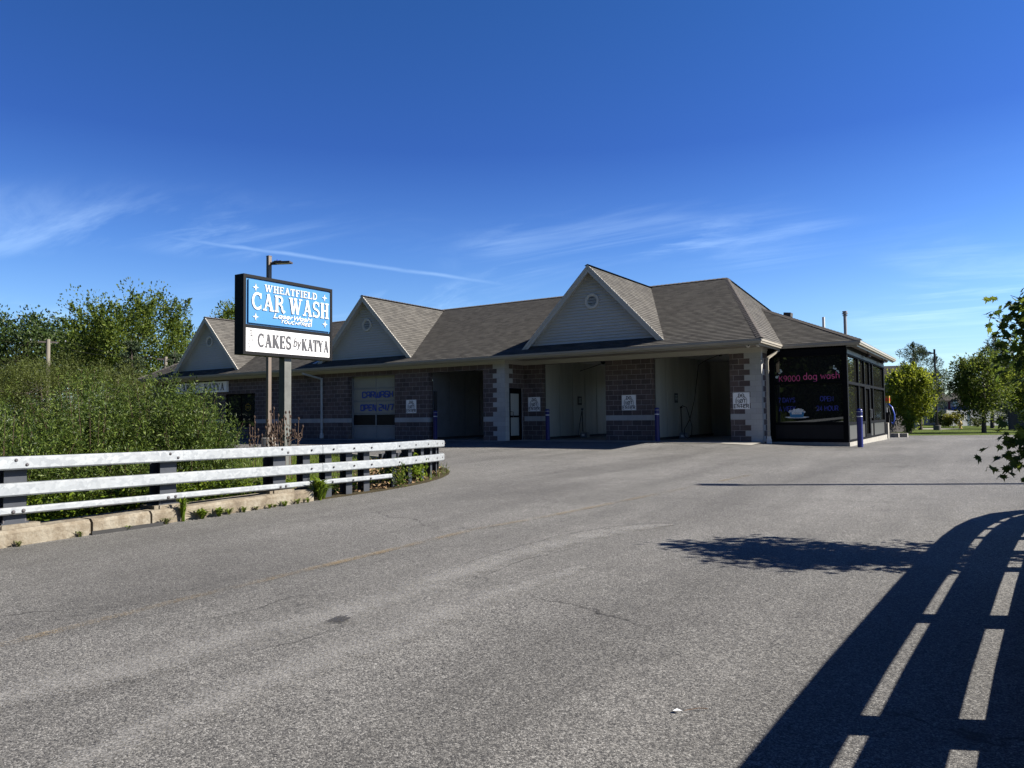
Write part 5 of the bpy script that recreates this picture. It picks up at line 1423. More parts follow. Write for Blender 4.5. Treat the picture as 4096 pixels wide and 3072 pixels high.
def pine(name, label, loc, h, r0, n=15, leaf=.22, mat='needle', group=None, z0=.8, full=1.0):
    t = thing(name, label, 'tree', loc, random.uniform(0, 6.28), group)
    q = MB(); q.tube([(0, 0, -.3), (0, 0, .2), (random.uniform(-.1, .1), random.uniform(-.1, .1), h * .6), (0, 0, h)], [.2, .15, .09, .015], 8)
    PP, DD = [], []
    for k in range(n):
        z = z0 + (h - z0) * (k / n) ** .9; r_ = r0 * (1 - (z - z0) / (h - z0)) ** .75 + .12
        for b in range(random.randint(4, 6)):
            a = random.uniform(0, 6.28); rl = r_ * random.uniform(.6, 1.15)
            e = Vector((rl * math.cos(a), rl * math.sin(a), z + rl * random.uniform(.12, .4)))
            q.tube([(0, 0, z), (e.x * .6, e.y * .6, z + rl * .05), e], [.035, .02, .006], 4, cap=False)
            m_ = int((90 + 120 * rl) * full); tt = rng.random((m_, 1)) ** .7
            base = np.array([[0, 0, z]]); ev = np.array([[e.x, e.y, e.z]])
            p = base + (ev - base) * (.25 + .75 * tt); p[:, 2] += (tt[:, 0] * (1 - tt[:, 0])) * -.12 * rl
            p += rng.normal(size=p.shape) * np.array([.2, .2, .09]) * (.5 + rl * .25)
            PP.append(p); DD.append((ev - base) / rl * .6 + rng.normal(size=p.shape) * .7 + np.array([0, 0, .5]))
    P = np.vstack(PP); D = np.vstack(DD)
    V, F = leaf_arrays(P, D, leaf * (.6 + .8 * rng.random(len(P))), leaf * .28 * (.6 + .8 * rng.random(len(P))))
    mesh_np('crown', V, F, mat, t); q.build('trunk', 'bark', t, smooth=True)
    return t

# willow thicket behind the rail: each clump is shoots with narrow leaves
def willow(loc, rx, ry, top, nshoot, per, label, leaf=.074):
    per = int(per * 1.45)
    x, y = loc; z0 = G(x, y) - .15
    t = thing('willow_bush', label, 'bush', (x, y, z0), 0, 'willow bushes behind the guard rail')
    h = top - z0; q = MB(); PP, DD = [], []
    for i in range(nshoot):
        a = random.uniform(0, 6.283); rho = random.random() ** .6
        ex, ey = rx * rho * math.cos(a), ry * rho * math.sin(a)
        ez = h * (math.sqrt(max(0, 1 - rho * rho * .92)) * random.uniform(.72, 1.0) if random.random() < .6 else random.uniform(.12, .9) * math.sqrt(max(0.05, 1 - rho ** 2 * .9)))
        if random.random() < .07: ez *= 1.13
        b = Vector((ex * .25, ey * .25, 0)); e = Vector((ex, ey, ez)); m_ = Vector((ex * .72, ey * .72, ez * .55))
        if i < 45: q.tube([b, m_, e], [.010, .006, .002], 4, cap=False)
        tt = (.18 + .82 * rng.random((per, 1)) ** .8)
        bb, mm, ee = (np.array([[*v]]) for v in (b, m_, e))
        p = (1 - tt) ** 2 * bb + 2 * tt * (1 - tt) * mm + tt ** 2 * ee
        d = 2 * (1 - tt) * (mm - bb) + 2 * tt * (ee - mm); d = nrm(d)
        spread = rng.normal(size=p.shape) * .06 * (1.5 - tt)
        PP.append(p + spread); DD.append(d * .45 + rng.normal(size=p.shape) * .66 + np.array([0, 0, .05]))
    P = np.vstack(PP); D = np.vstack(DD)
    Q = P + np.array([x, y, z0]); fz = np.sin(Q[:, 0] * 5.1 + 1.2 * np.sin(Q[:, 2] * 3.1)) * np.sin(Q[:, 1] * 4.7 + Q[:, 2] * 1.3) + np.sin(Q[:, 2] * 6.3 + Q[:, 0] * 2.2) * .6
    kp = (fz > -.25) | (rng.random(len(P)) < .42); P, D = P[kp], D[kp]
    V, F = leaf_arrays(P, D, leaf * (.55 + .8 * rng.random(len(P))), leaf * .22 * (.7 + .6 * rng.random(len(P))))
    mesh_np('foliage', V, F, 'leaf_willow', t); q.build('stem', 'dry_stem', t)
    return t
willow((4.9, -20.7), 1.5, 1.5, 1.30, 330, 75, 'low willow bush at the left edge of the picture, close behind the rail')
willow((2.6, -20.2), 1.7, 1.6, 1.80, 330, 70, 'willow bush at the left edge behind the low front one')
willow((3.6, -18.9), 1.5, 1.4, 2.00, 400, 75, 'tall willow bush with upright shoots below the wooden utility pole')
willow((4.5, -19.2), 1.5, 1.4, 1.62, 360, 75, 'leafy willow bush directly behind the second rail post')
willow((4.35, -17.9), 1.4, 1.3, 2.15, 430, 75, 'tallest willow bush below the big maple')
willow((5.3, -17.95), 1.1, 1.2, 1.68, 370, 75, 'rounded willow bush at the right end of the thicket, under the shop sign')
willow((1.6, -17.8), 1.7, 1.7, 2.25, 260, 70, 'back willow bush showing above the others')
willow((5.9, -19.6), .9, 1.2, .75, 260, 65, 'small dense willow bush just above the kerb')
willow((0.2, -20.0), 1.9, 1.9, 2.1, 240, 70, 'willow bush at the back of the left edge')

# leafy undergrowth, dead leaves and grass between rail and sign
n = 24000
x = rng.uniform(4.4, 7.0, n); y = rng.uniform(-24, -14.5, n)
keep = (x < 7.0) & ((x - AC[0]) ** 2 + (np.maximum(y, AC[1]) - AC[1]) ** 2 < (AR - .3) ** 2)
x, y = x[keep], y[keep]
gz_ = np.array([G(a, b) for a, b in zip(x, y)])
hh_ = rng.random(len(x)) ** 1.5 * (.42 * np.clip((-16.6 - y) / 1.2, .16, 1)); P = np.stack([x, y, gz_ + .02 + hh_], 1)
D = rng.normal(size=P.shape) * np.array([1, 1, .6]) + np.array([.25, 0, .35])
V, F = leaf_arrays(P, D, .06 * (.5 + rng.random(len(P))), .03 * (.5 + rng.random(len(P))), flat=1.0)
o = mesh_np('undergrowth', V, F, 'leaf_weed'); tag(o, 'leafy green undergrowth behind the kerb under the rails', 'undergrowth', kind='stuff')
n = 26000
x = rng.uniform(-14, 7.2, n); y = rng.uniform(-19, -7.4, n)
keep = np.array([not inside(a, b, asph) for a, b in zip(x, y)]); x, y = x[keep], y[keep]
P = np.stack([x, y, np.array([G(a, b) for a, b in zip(x, y)])], 1)
D = rng.normal(size=P.shape) * .35 + np.array([0, 0, 1])
V, F = leaf_arrays(P, D, .13 * (.4 + rng.random(len(P))), .013, flat=0)
o = mesh_np('grass', V, F, 'grass_blade'); tag(o, 'rough grass on the island below the sign', 'grass', kind='stuff')
n = 5200
a = rng.uniform(-6, 84, n); rr2 = AR - .15 - rng.random(n) ** 1.4 * 1.6
x = AC[0] + rr2 * np.cos(np.radians(a)); y = AC[1] + rr2 * np.sin(np.radians(a)); k = a < 0; y[k] = AC[1] - rng.uniform(0, 1.6, k.sum()); 
P = np.stack([x, y, np.array([G(p, q_) for p, q_ in zip(x, y)]) + .015 + .10 * rng.random(n) ** 2], 1); D = rng.normal(size=P.shape) * np.array([1, 1, .3])
V, F = leaf_arrays(P, D, .09 * (.4 + rng.random(n)), .05 * (.4 + rng.random(n)), flat=1.5)
o = mesh_np('dead_leaves', V, F, 'dead_leaf'); tag(o, 'dry brown leaves gathered inside the bend of the guard rail', 'dead leaves', kind='stuff')

def weed(x, y, h, r_, n_, label, mat='leaf_weed', wd=.025, up_=.9, z=None):
    z = G(x, y) if z is None else z
    t = thing('weed', label, 'weed', (x, y, z), 0, 'weeds along the kerb and rail')
    V_, F_ = [], []
    for i in range(n_):
        a = random.uniform(0, 6.28); L_ = h * random.uniform(.5, 1.05); e = r_ * random.uniform(.4, 1.0)
        base = Vector((random.uniform(-.02, .02), random.uniform(-.02, .02), 0)); tip = Vector((e * math.cos(a), e * math.sin(a), L_ * random.uniform(up_ - .25, up_)))
        mid = Vector((tip.x * .4, tip.y * .4, L_ * .75)); s_ = Vector((-math.sin(a), math.cos(a), 0)) * wd / 2 * random.uniform(.7, 1.2)
        k = len(V_); V_ += [base - s_ * .3, base + s_ * .3, mid + s_, tip, mid - s_]; F_ += [(k, k + 1, k + 2, k + 4), (k + 4, k + 2, k + 3)]
    me = bpy.data.meshes.new('leaves'); me.from_pydata([tuple(v) for v in V_], [], F_); me.materials.append(MAT[mat]); o = bpy.data.objects.new('leaves', me); COL.objects.link(o); o.parent = t
    q = MB()
    for i in range(3): q.tube([(0, 0, -.02), (random.uniform(-.03, .03), random.uniform(-.03, .03), h * .5)], .004, 4)
    q.build('stem', 'dry_stem', t)
    return t
for x, y, h, r_, n_, lb, w_ in ((7.52, -19.50, .42, .14, 60, 'tall narrow-leaved weed against the kerb by the second rail post', .018), (7.56, -19.22, .18, .2, 60, 'bushy weed at the kerb just right of the tall narrow one', .03),
                            (7.56, -18.95, .16, .16, 50, 'dandelion-like weed on the kerb foot below the lowest rail', .035), (7.54, -18.5, .12, .12, 30, 'small sprig at the kerb between the second and third posts', .015),
                            (7.54, -18.02, .09, .12, 34, 'tiny weed left of the pair below the third post', .012), (7.54, -17.72, .10, .16, 44, 'spreading grassy weed below the third post', .014), (7.54, -17.25, .10, .1, 28, 'small grassy weed at the kerb end', .013),
                            (7.50, -16.95, .46, .3, 110, 'big upright green weed at the end of the kerb', .04), (7.38, -16.75, .32, .24, 80, 'shorter weed leaning behind the big upright one', .035)):
    weed(x, y, h, r_, n_, lb, wd=w_)
for k, (yy, hh__) in enumerate(((-20.9, .10), (-20.3, .07), (-19.75, .12), (-18.75, .12), (-18.25, .08), (-17.45, .12), (-21.6, .08), (-17.9, .06))):
    weed(7.51 + random.uniform(-.01, .03), yy, hh__, hh__ * 1.3, random.randint(18, 40), ('low grass tuft at the kerb foot left of the rubber strip', 'low tuft by the middle of the rubber strip', 'ragged tuft left of the tall narrow weed', 'leafy tuft between the bushy weeds below the rail', 'thin tuft at the kerb below the middle span', 'leafy tuft beneath the third rail post', 'small tuft at the kerb at the left edge of the picture', 'sparse tuft right of the tiny weed')[k], 'leaf_weed' if k % 2 else 'leaf_olive', wd=.014)
# small shrub in the bend
def shrub(name, label, loc, rx, rz, mat, n_cl, per, leaf, cat='shrub', group=None, aspect=.6, cr=.25):
    t = thing(name, label, cat, loc, 0, group)
    C, P, off = crown_points(n_cl, per, rx, rx, rz, rz, cr, shell=.3)
    P = P[P[:, 2] > 0.0]; D = rng.normal(size=P.shape) + np.array([0, 0, .3])
    V, F = leaf_arrays(P, D, leaf * (.6 + .8 * rng.random(len(P))), leaf * aspect * (.6 + .8 * rng.random(len(P))), flat=.5)
    mesh_np('foliage', V, F, mat, t)
    q = MB()
    for i in range(min(8, len(C))): q.tube([(0, 0, -.05), tuple(C[i] * .5), tuple(C[i])], [.012, .008, .003], 5, cap=False)
    q.build('stem', 'dry_stem', t)
    return t
shrub('shrub', 'small dark leafy shrub growing through the rail at the start of the bend', (7.18, -14.75, G(7.2, -14.7)), .26, .20, 'leaf_maple', 20, 26, .065)
shrub('shrub', 'bright green vine shrub climbing the posts in the bend', (7.0, -13.9, G(7, -13.9)), .24, .27, 'leaf_weed', 18, 22, .08)

# dry teasels
for i, (x, y, top) in enumerate(((3.75, -15.42, .85), (3.95, -15.3, 1.02), (3.9, -15.1, .62), (3.55, -15.2, 1.10), (3.5, -14.75, 1.22), (3.7, -14.95, 1.15), (3.85, -14.85, 1.02), (4.2, -15.2, 1.28), (4.3, -15.0, 1.1), (4.45, -15.05, .8), (4.3, -14.85, 1.2), (4.5, -14.9, 1.05), (3.8, -15.0, .9), (4.05, -15.0, .75))):
    z0 = G(x, y); h = top - z0
    t = thing('dry_teasel', 'brown dried teasel stalk with spiny heads standing in front of the sign post', 'dried plant', (x, y, z0), random.uniform(0, 6), 'dry teasels by the sign post')
    q = MB(); lx, ly = random.uniform(-.06, .06), random.uniform(-.06, .06)
    q.tube([(0, 0, -.05), (lx * .5, ly * .5, h * .5), (lx, ly, h - .06)], [.009, .007, .005], 5)
    hd = [Vector((lx, ly, h - .06))]
    for k in range(random.randint(4, 7)):
        zz = h * random.uniform(.45, .8); a = random.uniform(0, 6.28); r_ = random.uniform(.06, .14); e = Vector((lx * .7 + r_ * math.cos(a), ly * .7 + r_ * math.sin(a), zz + random.uniform(.12, .28)))
        q.tube([(lx * .7, ly * .7, zz), (e.x * .9, e.y * .9, zz + .05), e], [.005, .005, .004], 4, cap=False); hd.append(e)
    q.build('stem', 'dry_stem', t)
    for e in hd:
        q = MB(); q.lathe(e, [(0, -.005), (.016, .005), (.022, .025), (.018, .05), (.008, .066), (0, .07)], 7); q.build('seed_head', 'dry_brown', t)

# ---- trees at the left, beyond the building
gl = lambda x, y: G(x, y)
tree('maple_tree', 'big broad maple with upright leafy sprays left of the far gable', (-41.2, 7.3, -.3), 11.2, 4.9, 3.9, 7.0, 150, 120, 1.35, .21, 'leaf_maple', .25, up_el=1.5, group='trees behind the car wash', spray=70)
tree('broadleaf_tree', 'dark round-crowned tree at the left edge', (-55.0, 5.2, -.3), 11, 5.6, 4.0, 7.0, 150, 110, 1.5, .26, 'leaf_dark', .3, group='trees behind the car wash')
tree('broadleaf_tree', 'pale thin-leaved tree between the dark tree and the big maple', (-70.3, 17.9, -.3), 12, 2.6, 3.6, 8.2, 60, 80, 1.2, .26, 'leaf_olive', .2, group='trees behind the car wash')
tree('broadleaf_tree', 'treetop peeking over the far gable beside the sign', (-45.0, 19.0, -.3), 12.2, 1.9, 3.2, 9.0, 60, 90, .9, .22, 'leaf_maple', .2, up_el=1.6, group='trees behind the car wash', spray=20)
tree('willow_tree', 'feathery olive willow behind the utility pole', (-32.4, -3.4, -.3), 5.6, 2.9, 2.3, 3.2, 130, 150, .8, .13, 'leaf_olive', .14, group='olive willows behind the thicket', aspect=.22)
tree('willow_tree', 'feathery olive willow below the left side of the maple', (-30.0, 0.2, -.3), 5.2, 2.3, 2.1, 3.0, 110, 140, .8, .13, 'leaf_olive', .14, group='olive willows behind the thicket', aspect=.22)
pine('pine_tree', 'dark conifer in front of the big maple', (-31.8, 1.9, -.3), 6.9, 1.4, 13, .2, group='dark conifers left of the gable')
pine('pine_tree', 'dark conifer close to the left end of the roof', (-31.0, 4.6, -.3), 6.2, 1.3, 12, .2, group='dark conifers left of the gable')
for (x, y, r_, lb) in ((-38, -8, 3, 'olive bush mass at the far left edge'), (-36, 8, 2.4, 'dark bush filling below the maple'), (-47, 0, 3.5, 'bush behind the far willows')):
    tree('bush', lb, (x, y, -.4), 4, r_, 2.2, 2.0, 80, 110, .9, .16, 'leaf_dark' if y > -5 else 'leaf_olive', .1, group='bushes beyond the building', cat='bush')
# utility poles with a crossarm and wires
for (x, y, top, lb) in ((-36.3, -1.3, 6.6, 'weathered wooden utility pole with a crossarm above the willows'), (-34.4, 6.0, 5.75, 'shorter wooden utility pole just left of the far gable')):
    t = thing('utility_pole', lb, 'utility pole', (x, y, -.4), 0, 'wooden utility poles')
    q = MB(); q.tube([(0, 0, -.3), (0, 0, top + .4)], [.17, .13], 10); q.build('pole', 'util_wood', t)
    q = MB(); q.obox((0, 0, top + .2), (.35, .94, 0), (.94, -.35, 0), (0, 0, 1), .6, .05, .05); q.build('crossarm', 'dark_bronze', t)
    q = MB()
    for s_ in (-1, 1): q.lathe((s_ * .35, s_ * .94, top + .26), [(.03, 0), (.05, .05), (.03, .1), (0, .12)], 8)
    q.build('insulator', 'grey_metal', t)
t = thing('overhead_wire', 'thin dark cables sagging between the two wooden poles', 'wire', (0, 0, 0))
q = MB()
for s_ in (-1, 1):
    a = Vector((-36.3 + s_ * .35, -1.3 + s_ * .94, 6.5)); b = Vector((-34.4 + s_ * .35, 6 + s_ * .94, 5.65)); q.tube([a.lerp(b, k / 6) - Vector((0, 0, .35 * math.sin(math.pi * k / 6))) for k in range(7)], .012, 4)
q.build('cable', 'rubber', t)

# ---- trees and houses at the right
tree('maple_tree', 'small bright green multi-stemmed tree beside the kiosk', (12.25, 31.0, -.33), 4.3, 1.65, 1.75, 2.6, 90, 110, .55, .15, 'leaf_bright', .12, group='broadleaf trees on the far lawn', stems=4, up_el=1.3, spray=26)
tree('maple_tree', 'round leafy tree with a single trunk on the right lawn', (16.55, 30.3, -.36), 5.5, 1.75, 1.95, 3.1, 120, 120, .6, .13, 'leaf_maple', .13, group='broadleaf trees on the far lawn', spray=16)
tree('maple_tree', 'bright tree at the right edge behind the sapling', (19.4, 33.0, -.4), 4.6, 1.5, 1.9, 2.6, 80, 100, .6, .15, 'leaf_bright', .1, group='broadleaf trees on the far lawn')
def loose_pine(label, loc, h, rx, rz, cz, n_cl, per, cr=.55, leaf=.2):
    return tree('pine_tree', label, loc, h, rx, rz, cz, n_cl, per, cr, leaf, 'needle', .16, group='pines on the far lawn', up_el=.8, aspect=.22, spray=14)
loose_pine('loose dark pine left of the thin pole lamp', (11.9, 44.8, -.5), 7.4, 2.0, 2.9, 4.1, 60, 170)
loose_pine('tall pine top rising behind the round leafy tree', (16.9, 57.8, -.6), 8.9, 2.6, 4.0, 4.7, 80, 190, .8, .24)
loose_pine('low spreading pine in front of the dark fence at the right', (18.9, 49.4, -.5), 4.6, 1.9, 1.7, 1.9, 50, 150)
shrub('shrub', 'golden rounded shrub in front of the white fence', (13.6, 61.6, -.6), 1.0, .85, 'leaf_yellow', 50, 60, .14, group='garden shrubs')
shrub('shrub', 'dark green shrub left of the golden one', (12.4, 62.5, -.6), 1.1, .9, 'leaf_dark', 50, 60, .14, group='garden shrubs')
shrub('shrub', 'small grey-green shrub against the white fence', (15.6, 66.0, -.6), .8, .5, 'leaf_olive', 30, 50, .12, group='garden shrubs')
shrub('shrub', 'yellow-green shrub at the foot of the bright multi-stemmed tree', (12.35, 29.2, -.33), .55, .75, 'leaf_bright', 30, 50, .10, group='garden shrubs')
def house(label, loc, rz, L_, D_, hw_, hr, wall, wins=(), shut=None):
    t = thing('house', label, 'house', loc, rz, 'houses beyond the lawn')
    q = MB(); q.box(0, L_, 0, D_, -.4, hw_)
    for xx in (0, L_): q.face([(xx, 0, hw_), (xx, D_, hw_), (xx, D_ / 2, hr)])
    q.build('wall', wall, t)
    q = MB(); ov = .35; dz = ov * (hr - hw_) / (D_ / 2)
    courses(q, [(-ov, -ov, hw_ - dz), (L_ + ov, -ov, hw_ - dz), (L_ + ov, D_ / 2, hr), (-ov, D_ / 2, hr)], th=.02); courses(q, [(L_ + ov, D_ + ov, hw_ - dz), (-ov, D_ + ov, hw_ - dz), (-ov, D_ / 2, hr), (L_ + ov, D_ / 2, hr)], th=.02)
    q.box(-ov, L_ + ov, -ov - .06, -ov, hw_ - dz - .14, hw_ - dz)
    q.build('roof', 'shingle', t)
    q = MB(); q.box(-.02, L_ + .02, -.03, 0, 0, 0.01)
    for k in range(int(hw_ / .2)): q.face([(-.01, -.012, k * .2), (L_ + .01, -.012, k * .2), (L_ + .01, -.004, k * .2 + .2), (-.01, -.004, k * .2 + .2)])
    q.build('siding', wall, t)
    for (x0, x1, z0, z1) in wins:
        q = MB()
        for a, b, c, d in ((x0 - .07, x1 + .07, z0 - .07, z0), (x0 - .07, x1 + .07, z1, z1 + .07), (x0 - .07, x0, z0, z1), (x1, x1 + .07, z0, z1), ((x0 + x1) / 2 - .02, (x0 + x1) / 2 + .02, z0, z1), (x0, x1, (z0 + z1) / 2 - .02, (z0 + z1) / 2 + .02)): q.box(a, b, -.06, -.014, c, d)
        w_ = q.build('window', 'vent_white', t)
        q = MB(); q.face([(x0, -.03, z0), (x1, -.03, z0), (x1, -.03, z1), (x0, -.03, z1)]); q.build('pane', 'pane', w_)
        if shut:
            q = MB(); q.box(x1 + .1, x1 + .42, -.05, -.015, z0 - .05, z1 + .05); q.build('shutter', shut, t)
    return t
house('grey-roofed house behind the bright tree and the kiosk', (1.5, 62.5, -.7), R(12), 9.0, 9.0, 5.6, 7.0, 'house_tan', ((6.5, 7.6, 3.2, 4.4),))
house('low grey-blue house with a white window and dark red shutter', (5.2, 78.2, -.8), R(33), 9.0, 8.0, 3.35, 4.75, 'house_grey', ((7.35, 8.2, 2.15, 3.1),), 'maroon')
house('white-sided house with a brown roof at the right edge', (18.3, 78.0, -.8), R(8), 12, 9, 6.1, 7.4, 'house_white', ((5, 6, 3.5, 4.8),))
house('distant grey-blue house behind the pool', (13.2, 97.0, -.8), R(20), 9, 8, 2.9, 4.6, 'house_grey', ())
# pool
t = thing('above_ground_pool', 'blue above-ground pool with a white rim showing over the white fence', 'pool', (14.9, 79.5, -.6))
q = MB(); q.lathe((0, 0, 0), [(2.2, 0), (2.2, 2.25)], 40); q.build('wall', 'pool_blue', t)
q = MB(); q.lathe((0, 0, 2.25), [(2.15, 0), (2.28, 0), (2.3, .08), (2.15, .1)], 40); q.build('rim', 'fence_white', t)
q = MB(); q.lathe((0, 0, 2.1), [(2.19, 0), (0, 0)], 40); q.build('water', 'pool_blue', t)
def fence(name, label, a, b, h, board, mat, gap, postw=.1, cat='fence'):
    a, b = Vector(a), Vector(b); d = (b - a); Ln = d.length; d.normalize(); s_ = Vector((-d.y, d.x, 0))
    t = thing(name, label, cat, a, 0)
    q = MB(); n = int(Ln / (board + gap))
    for i in range(n):
        c = d * ((i + .5) * Ln / n); hh_ = h * (1 + random.uniform(-.012, .012)); q.obox(c + Vector((0, 0, hh_ / 2)), d, s_, (0, 0, 1), board / 2, .012, hh_ / 2)
    q.build('board_panel', mat, t)
    q = MB()
    for zz in (.3, h - .3): q.obox(d * (Ln / 2) + s_ * .03 + Vector((0, 0, zz)), d, s_, (0, 0, 1), Ln / 2, .018, .04)
    q.build('rail', mat, t)
    k = max(2, int(Ln / 2.4) + 1)
    for i in range(k):
        q = MB(); c = d * (Ln * i / (k - 1)); q.obox(c + Vector((0, 0, h / 2 + .03)), d, s_, (0, 0, 1), postw / 2, postw / 2, h / 2 + .05); q.build('post', mat, t)
fence('vinyl_fence', 'white vinyl fence in front of the pool', (12.6, 71.8, -.62), (21.5, 77.5, -.62), 1.75, .28, 'fence_white', .004, .12)
fence('wooden_fence', 'dark wooden fence with gaps behind the kiosk', (9.8, 27.5, -.36), (11.75, 33.5, -.38), 1.62, .11, 'fence_dark', .05)
fence('wooden_fence', 'dark picket fence at the right edge beyond the lawn', (18.1, 47.2, -.5), (21.0, 38.5, -.5), 1.4, .11, 'fence_dark', .06)

# hydrant
t = thing('fire_hydrant', 'yellow fire hydrant on the lawn between lamp and round tree', 'hydrant', (14.57, 50.4, -.50))
q = MB(); q.lathe((0, 0, 0), [(.15, 0), (.15, .06), (.11, .08), (.11, .46), (.14, .47), (.14, .52), (.12, .54), (.10, .62), (.05, .68), (.03, .72), (0, .73)], 16); q.build('barrel', 'hydrant_yellow', t, smooth=False)
for k, (a, b) in enumerate((((-.2, 0, .4), (-.08, 0, .4)), ((.08, 0, .4), (.2, 0, .4)), ((0, -.08, .36), (0, -.2, .36)))):
    q = MB(); q.tube([a, b], .06 if k < 2 else .075, 12); q.build('nozzle_cap', 'hydrant_yellow', t)

# vacuum station behind the kiosk's far corner
t = thing('vacuum_station', 'yellow-topped vacuum with a blue hose loop at the far corner of the kiosk', 'vacuum', (12.62, 15.6, -.28))
q = MB(); q.box(-.13, .13, -.13, .13, 0, 1.3); q.build('column', 'rubber', t)
q = MB(); q.box(-.16, .16, -.16, .16, 1.76, 2.12); q.build('head_box', 'yellow', t)
q = MB(); q.box(.161, .166, -.1, .1, 1.86, 2.02); q.box(-.1, .1, -.166, -.161, 1.86, 2.02); q.build('label_plate', 'red', t)
q = MB(); q.tube([(0, 0, 1.3), (0, 0, 1.76)], .05, 10); q.build('neck', 'grey_metal', t)
q = MB(); q.tube([(.1, 0, 1.72), (.26, -.05, 1.55), (.36, -.08, 1.2), (.36, -.08, .95), (.28, -.05, .72), (.2, 0, .8)], .035, 8); q.build('hose', 'hose_blue', t, smooth=True)
q = MB(); q.tube([(.08, -.1, 1.6), (.18, -.15, 1.2), (.2, -.15, .8), (.12, -.12, .45)], .04, 8); q.build('hose', 'rubber', t, smooth=True)
for i, (x, y, h, lb) in enumerate(((12.62, 14.4, .85, 'tall ribbed concrete block at the foot of the vacuum'), (12.8, 17.0, .28, 'low ribbed concrete block, nearer of the two beside the vacuum'), (13.15, 17.6, .26, 'low ribbed concrete block, farther of the two beside the vacuum'))):
    q = MB(); ns = 7
    for k in range(ns): q.box(-.22 + k * .44 / ns, -.22 + (k + .82) * .44 / ns, -.22, .22, 0, h)
    q.box(-.215, .21, -.19, .19, 0, h - .02)
    o = q.build('concrete_block', 'concrete', None, loc=(x, y, -.34)); tag(o, lb, 'concrete block', 'ribbed concrete blocks by the vacuum')

# ---- sapling at the right edge
MLEAF = [(0, 0), (.10, .03), (.34, -.10), (.30, .08), (.55, .12), (.40, .26), (.60, .50), (.36, .44), (.30, .62), (.16, .50), (0, 1.0), (-.16, .50), (-.30, .62), (-.36, .44), (-.60, .50), (-.40, .26), (-.55, .12), (-.30, .08), (-.34, -.10), (-.10, .03)]
t = thing('maple_sapling', 'young maple with large lobed leaves reaching in from the right edge', 'tree', (18.74, -16.72, G(18.7, -16.5)))
base = Vector((18.72, -16.5, G(18.7, -16.5)))
br = [((17.24, -16.2, 2.0), 90), ((17.34, -16.0, 1.76), 110), ((17.36, -16.3, 2.22), 80), ((17.3, -16.0, 1.55), 70), ((17.42, -16.4, 1.9), 110), ((17.6, -16.3, 2.25), 80), ((17.36, -15.8, 1.62), 60), ((17.5, -16.5, 1.95), 80), ((17.26, -16.8, .72), 70), ((17.32, -16.7, .58), 60), ((17.36, -16.5, .86), 60), ((17.6, -16.9, 1.0), 50), ((17.75, -16.9, 1.2), 80),
      ((17.9, -16.0, 2.35), 110), ((18.1, -17.0, 2.1), 110), ((18.4, -16.3, 2.45), 110), ((18.8, -16.9, 2.3), 110), ((19.2, -16.2, 1.9), 100), ((18.0, -16.6, 1.7), 120), ((18.5, -15.8, 1.9), 110), ((18.8, -16.9, 1.4), 110), ((18.3, -17.2, 1.1), 100), ((18.6, -16.1, .9), 90), ((18.0, -15.8, 1.0), 90), ((18.1, -16.4, 1.4), 150), ((18.0, -16.9, 1.7), 130), ((18.2, -16.5, 2.35), 120), ((17.95, -16.3, 1.9), 120), ((17.9, -16.7, 2.0), 110), ((18.5, -16.7, 1.8), 110), ((18.2, -16.2, 2.1), 110), ((18.9, -15.9, 1.3), 80)]
q = MB(); q.tube([(0, 0, -.2), (-.05, .02, 1.2), (-.1, .0, 2.2), (-.15, .0, 2.9)], [.035, .028, .018, .005], 8)
Vv, Ff = [], []
for e, m_ in br:
    e = Vector(e) - base; z0 = max(.3, e.z * .55); q.tube([(-.05, 0, z0), (e.x * .5, e.y * .5, z0 + (e.z - z0) * .7), e], [.012, .008, .003], 5)
    for k in range(int(m_ * 1.35)):
        f_ = random.uniform(.55, 1.0); p = Vector((-.05, 0, z0)).lerp(e, f_) + Vector([max(-.24, min(.24, random.gauss(0, .11))) for _ in range(3)])
        d = Vector((random.gauss(-.3, .6), random.gauss(-.1, .6), random.gauss(-.75, .4))).normalized()
        n_ = Vector((random.gauss(0, .6), random.gauss(0, .6), 1)); s_ = d.cross(n_).normalized(); u_ = s_.cross(d)
        sz = random.uniform(.065, .115); i0 = len(Vv)
        Vv += [tuple(p + s_ * (a * sz) + d * (b * sz) + u_ * (abs(a) * .25 * sz)) for a, b in MLEAF]; Ff.append(tuple(range(i0, i0 + len(MLEAF))))
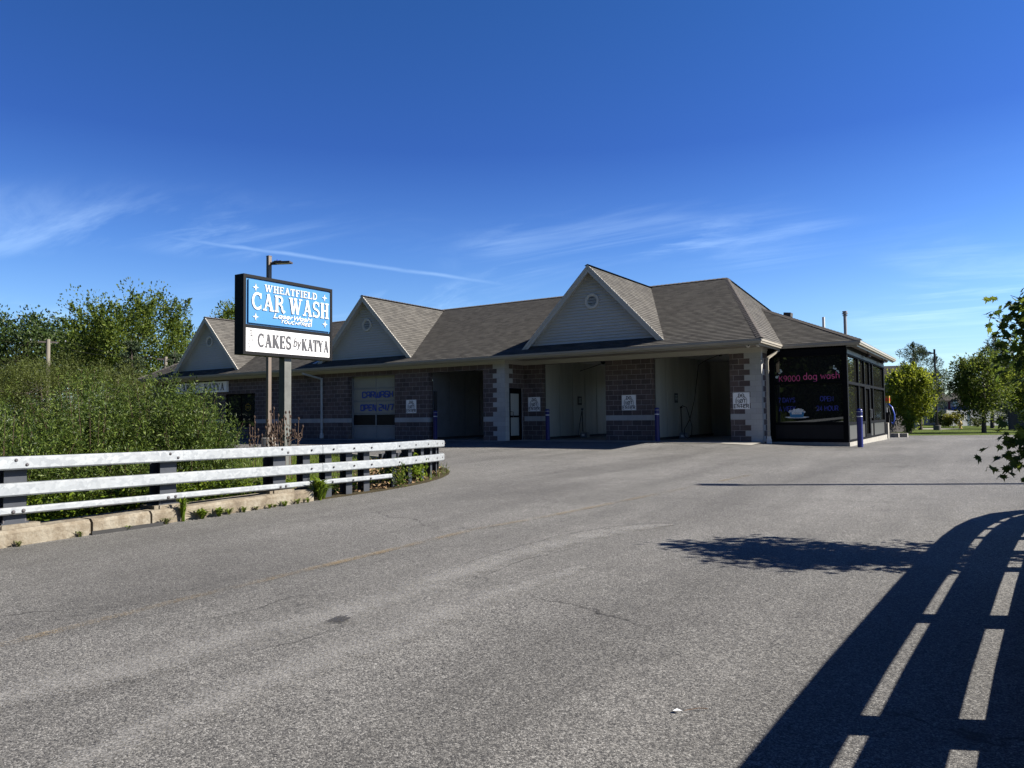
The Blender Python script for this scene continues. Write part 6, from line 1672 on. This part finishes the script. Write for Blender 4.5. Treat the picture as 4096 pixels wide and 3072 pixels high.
me = bpy.data.meshes.new('crown'); me.from_pydata(Vv, [], Ff); me.materials.append(MAT['leaf_sapling']); o = bpy.data.objects.new('crown', me); COL.objects.link(o); o.parent = t
q.build('trunk', 'bark', t, smooth=True)

# ---- trees on the other side of the road, mirrored in the dark glass
T1 = tree('roadside_tree', 'dark tree across the road, seen only mirrored in the kiosk glass', (8, -56, -1), 14, 6.4, 6.6, 7.2, 170, 150, 2.0, .62, 'leaf_dark', .3, group='trees across the road')
for (x, y, s_, lb) in ((-4, -60, 1.1, 'second tree across the road, seen only in reflection'), (19, -64, 1.0, 'third tree across the road, seen only in reflection'), (-18, -58, 1.0, 'fourth tree across the road, seen only in reflection'), (30, -60, 1.15, 'fifth tree across the road, seen only in reflection'), (-34, -60, 1.2, 'sixth tree across the road, seen only in reflection'), (-52, -64, 1.3, 'seventh tree across the road, seen only in reflection'), (-72, -62, 1.3, 'eighth tree across the road, seen only in reflection'), (-92, -66, 1.4, 'ninth tree across the road, seen only in reflection'), (-112, -60, 1.4, 'tenth tree across the road, seen only in reflection')):
    dup(T1, (x, y, -1), x, lb, s_ * 1.35)

# ---- litter
q = MB(); q.face([(0, 0, .012), (.03, .006, .017), (.045, .02, .013), (.012, .03, .015)]); o = q.build('plastic_scrap', 'stripe', None, loc=(15.82, -22.2, G(15.82, -22.2))); tag(o, 'small white scrap of plastic on the asphalt in the foreground', 'litter')
q = MB(); q.tube([(0, 0, .012), (.05, .06, .014), (.09, .085, .012)], .002, 4); o = q.build('straw_stalk', 'dry_stem', None, loc=(15.87, -22.17, G(15.87, -22.17))); tag(o, 'thin dry stalk lying beside the white scrap', 'litter')
q = MB(); P_ = [(7.50, -20.75), (7.535, -20.5), (7.555, -20.15), (7.60, -19.85)]
q.sweep([(a, b, G(a, b) + .0) for a, b in P_], [(-.012, 0), (.012, 0), (.006, .05), (-.012, .04)]); o = q.build('rubber_strip', 'skid_black', None); tag(o, 'torn black rubber strip lying along the kerb foot', 'rubber strip')
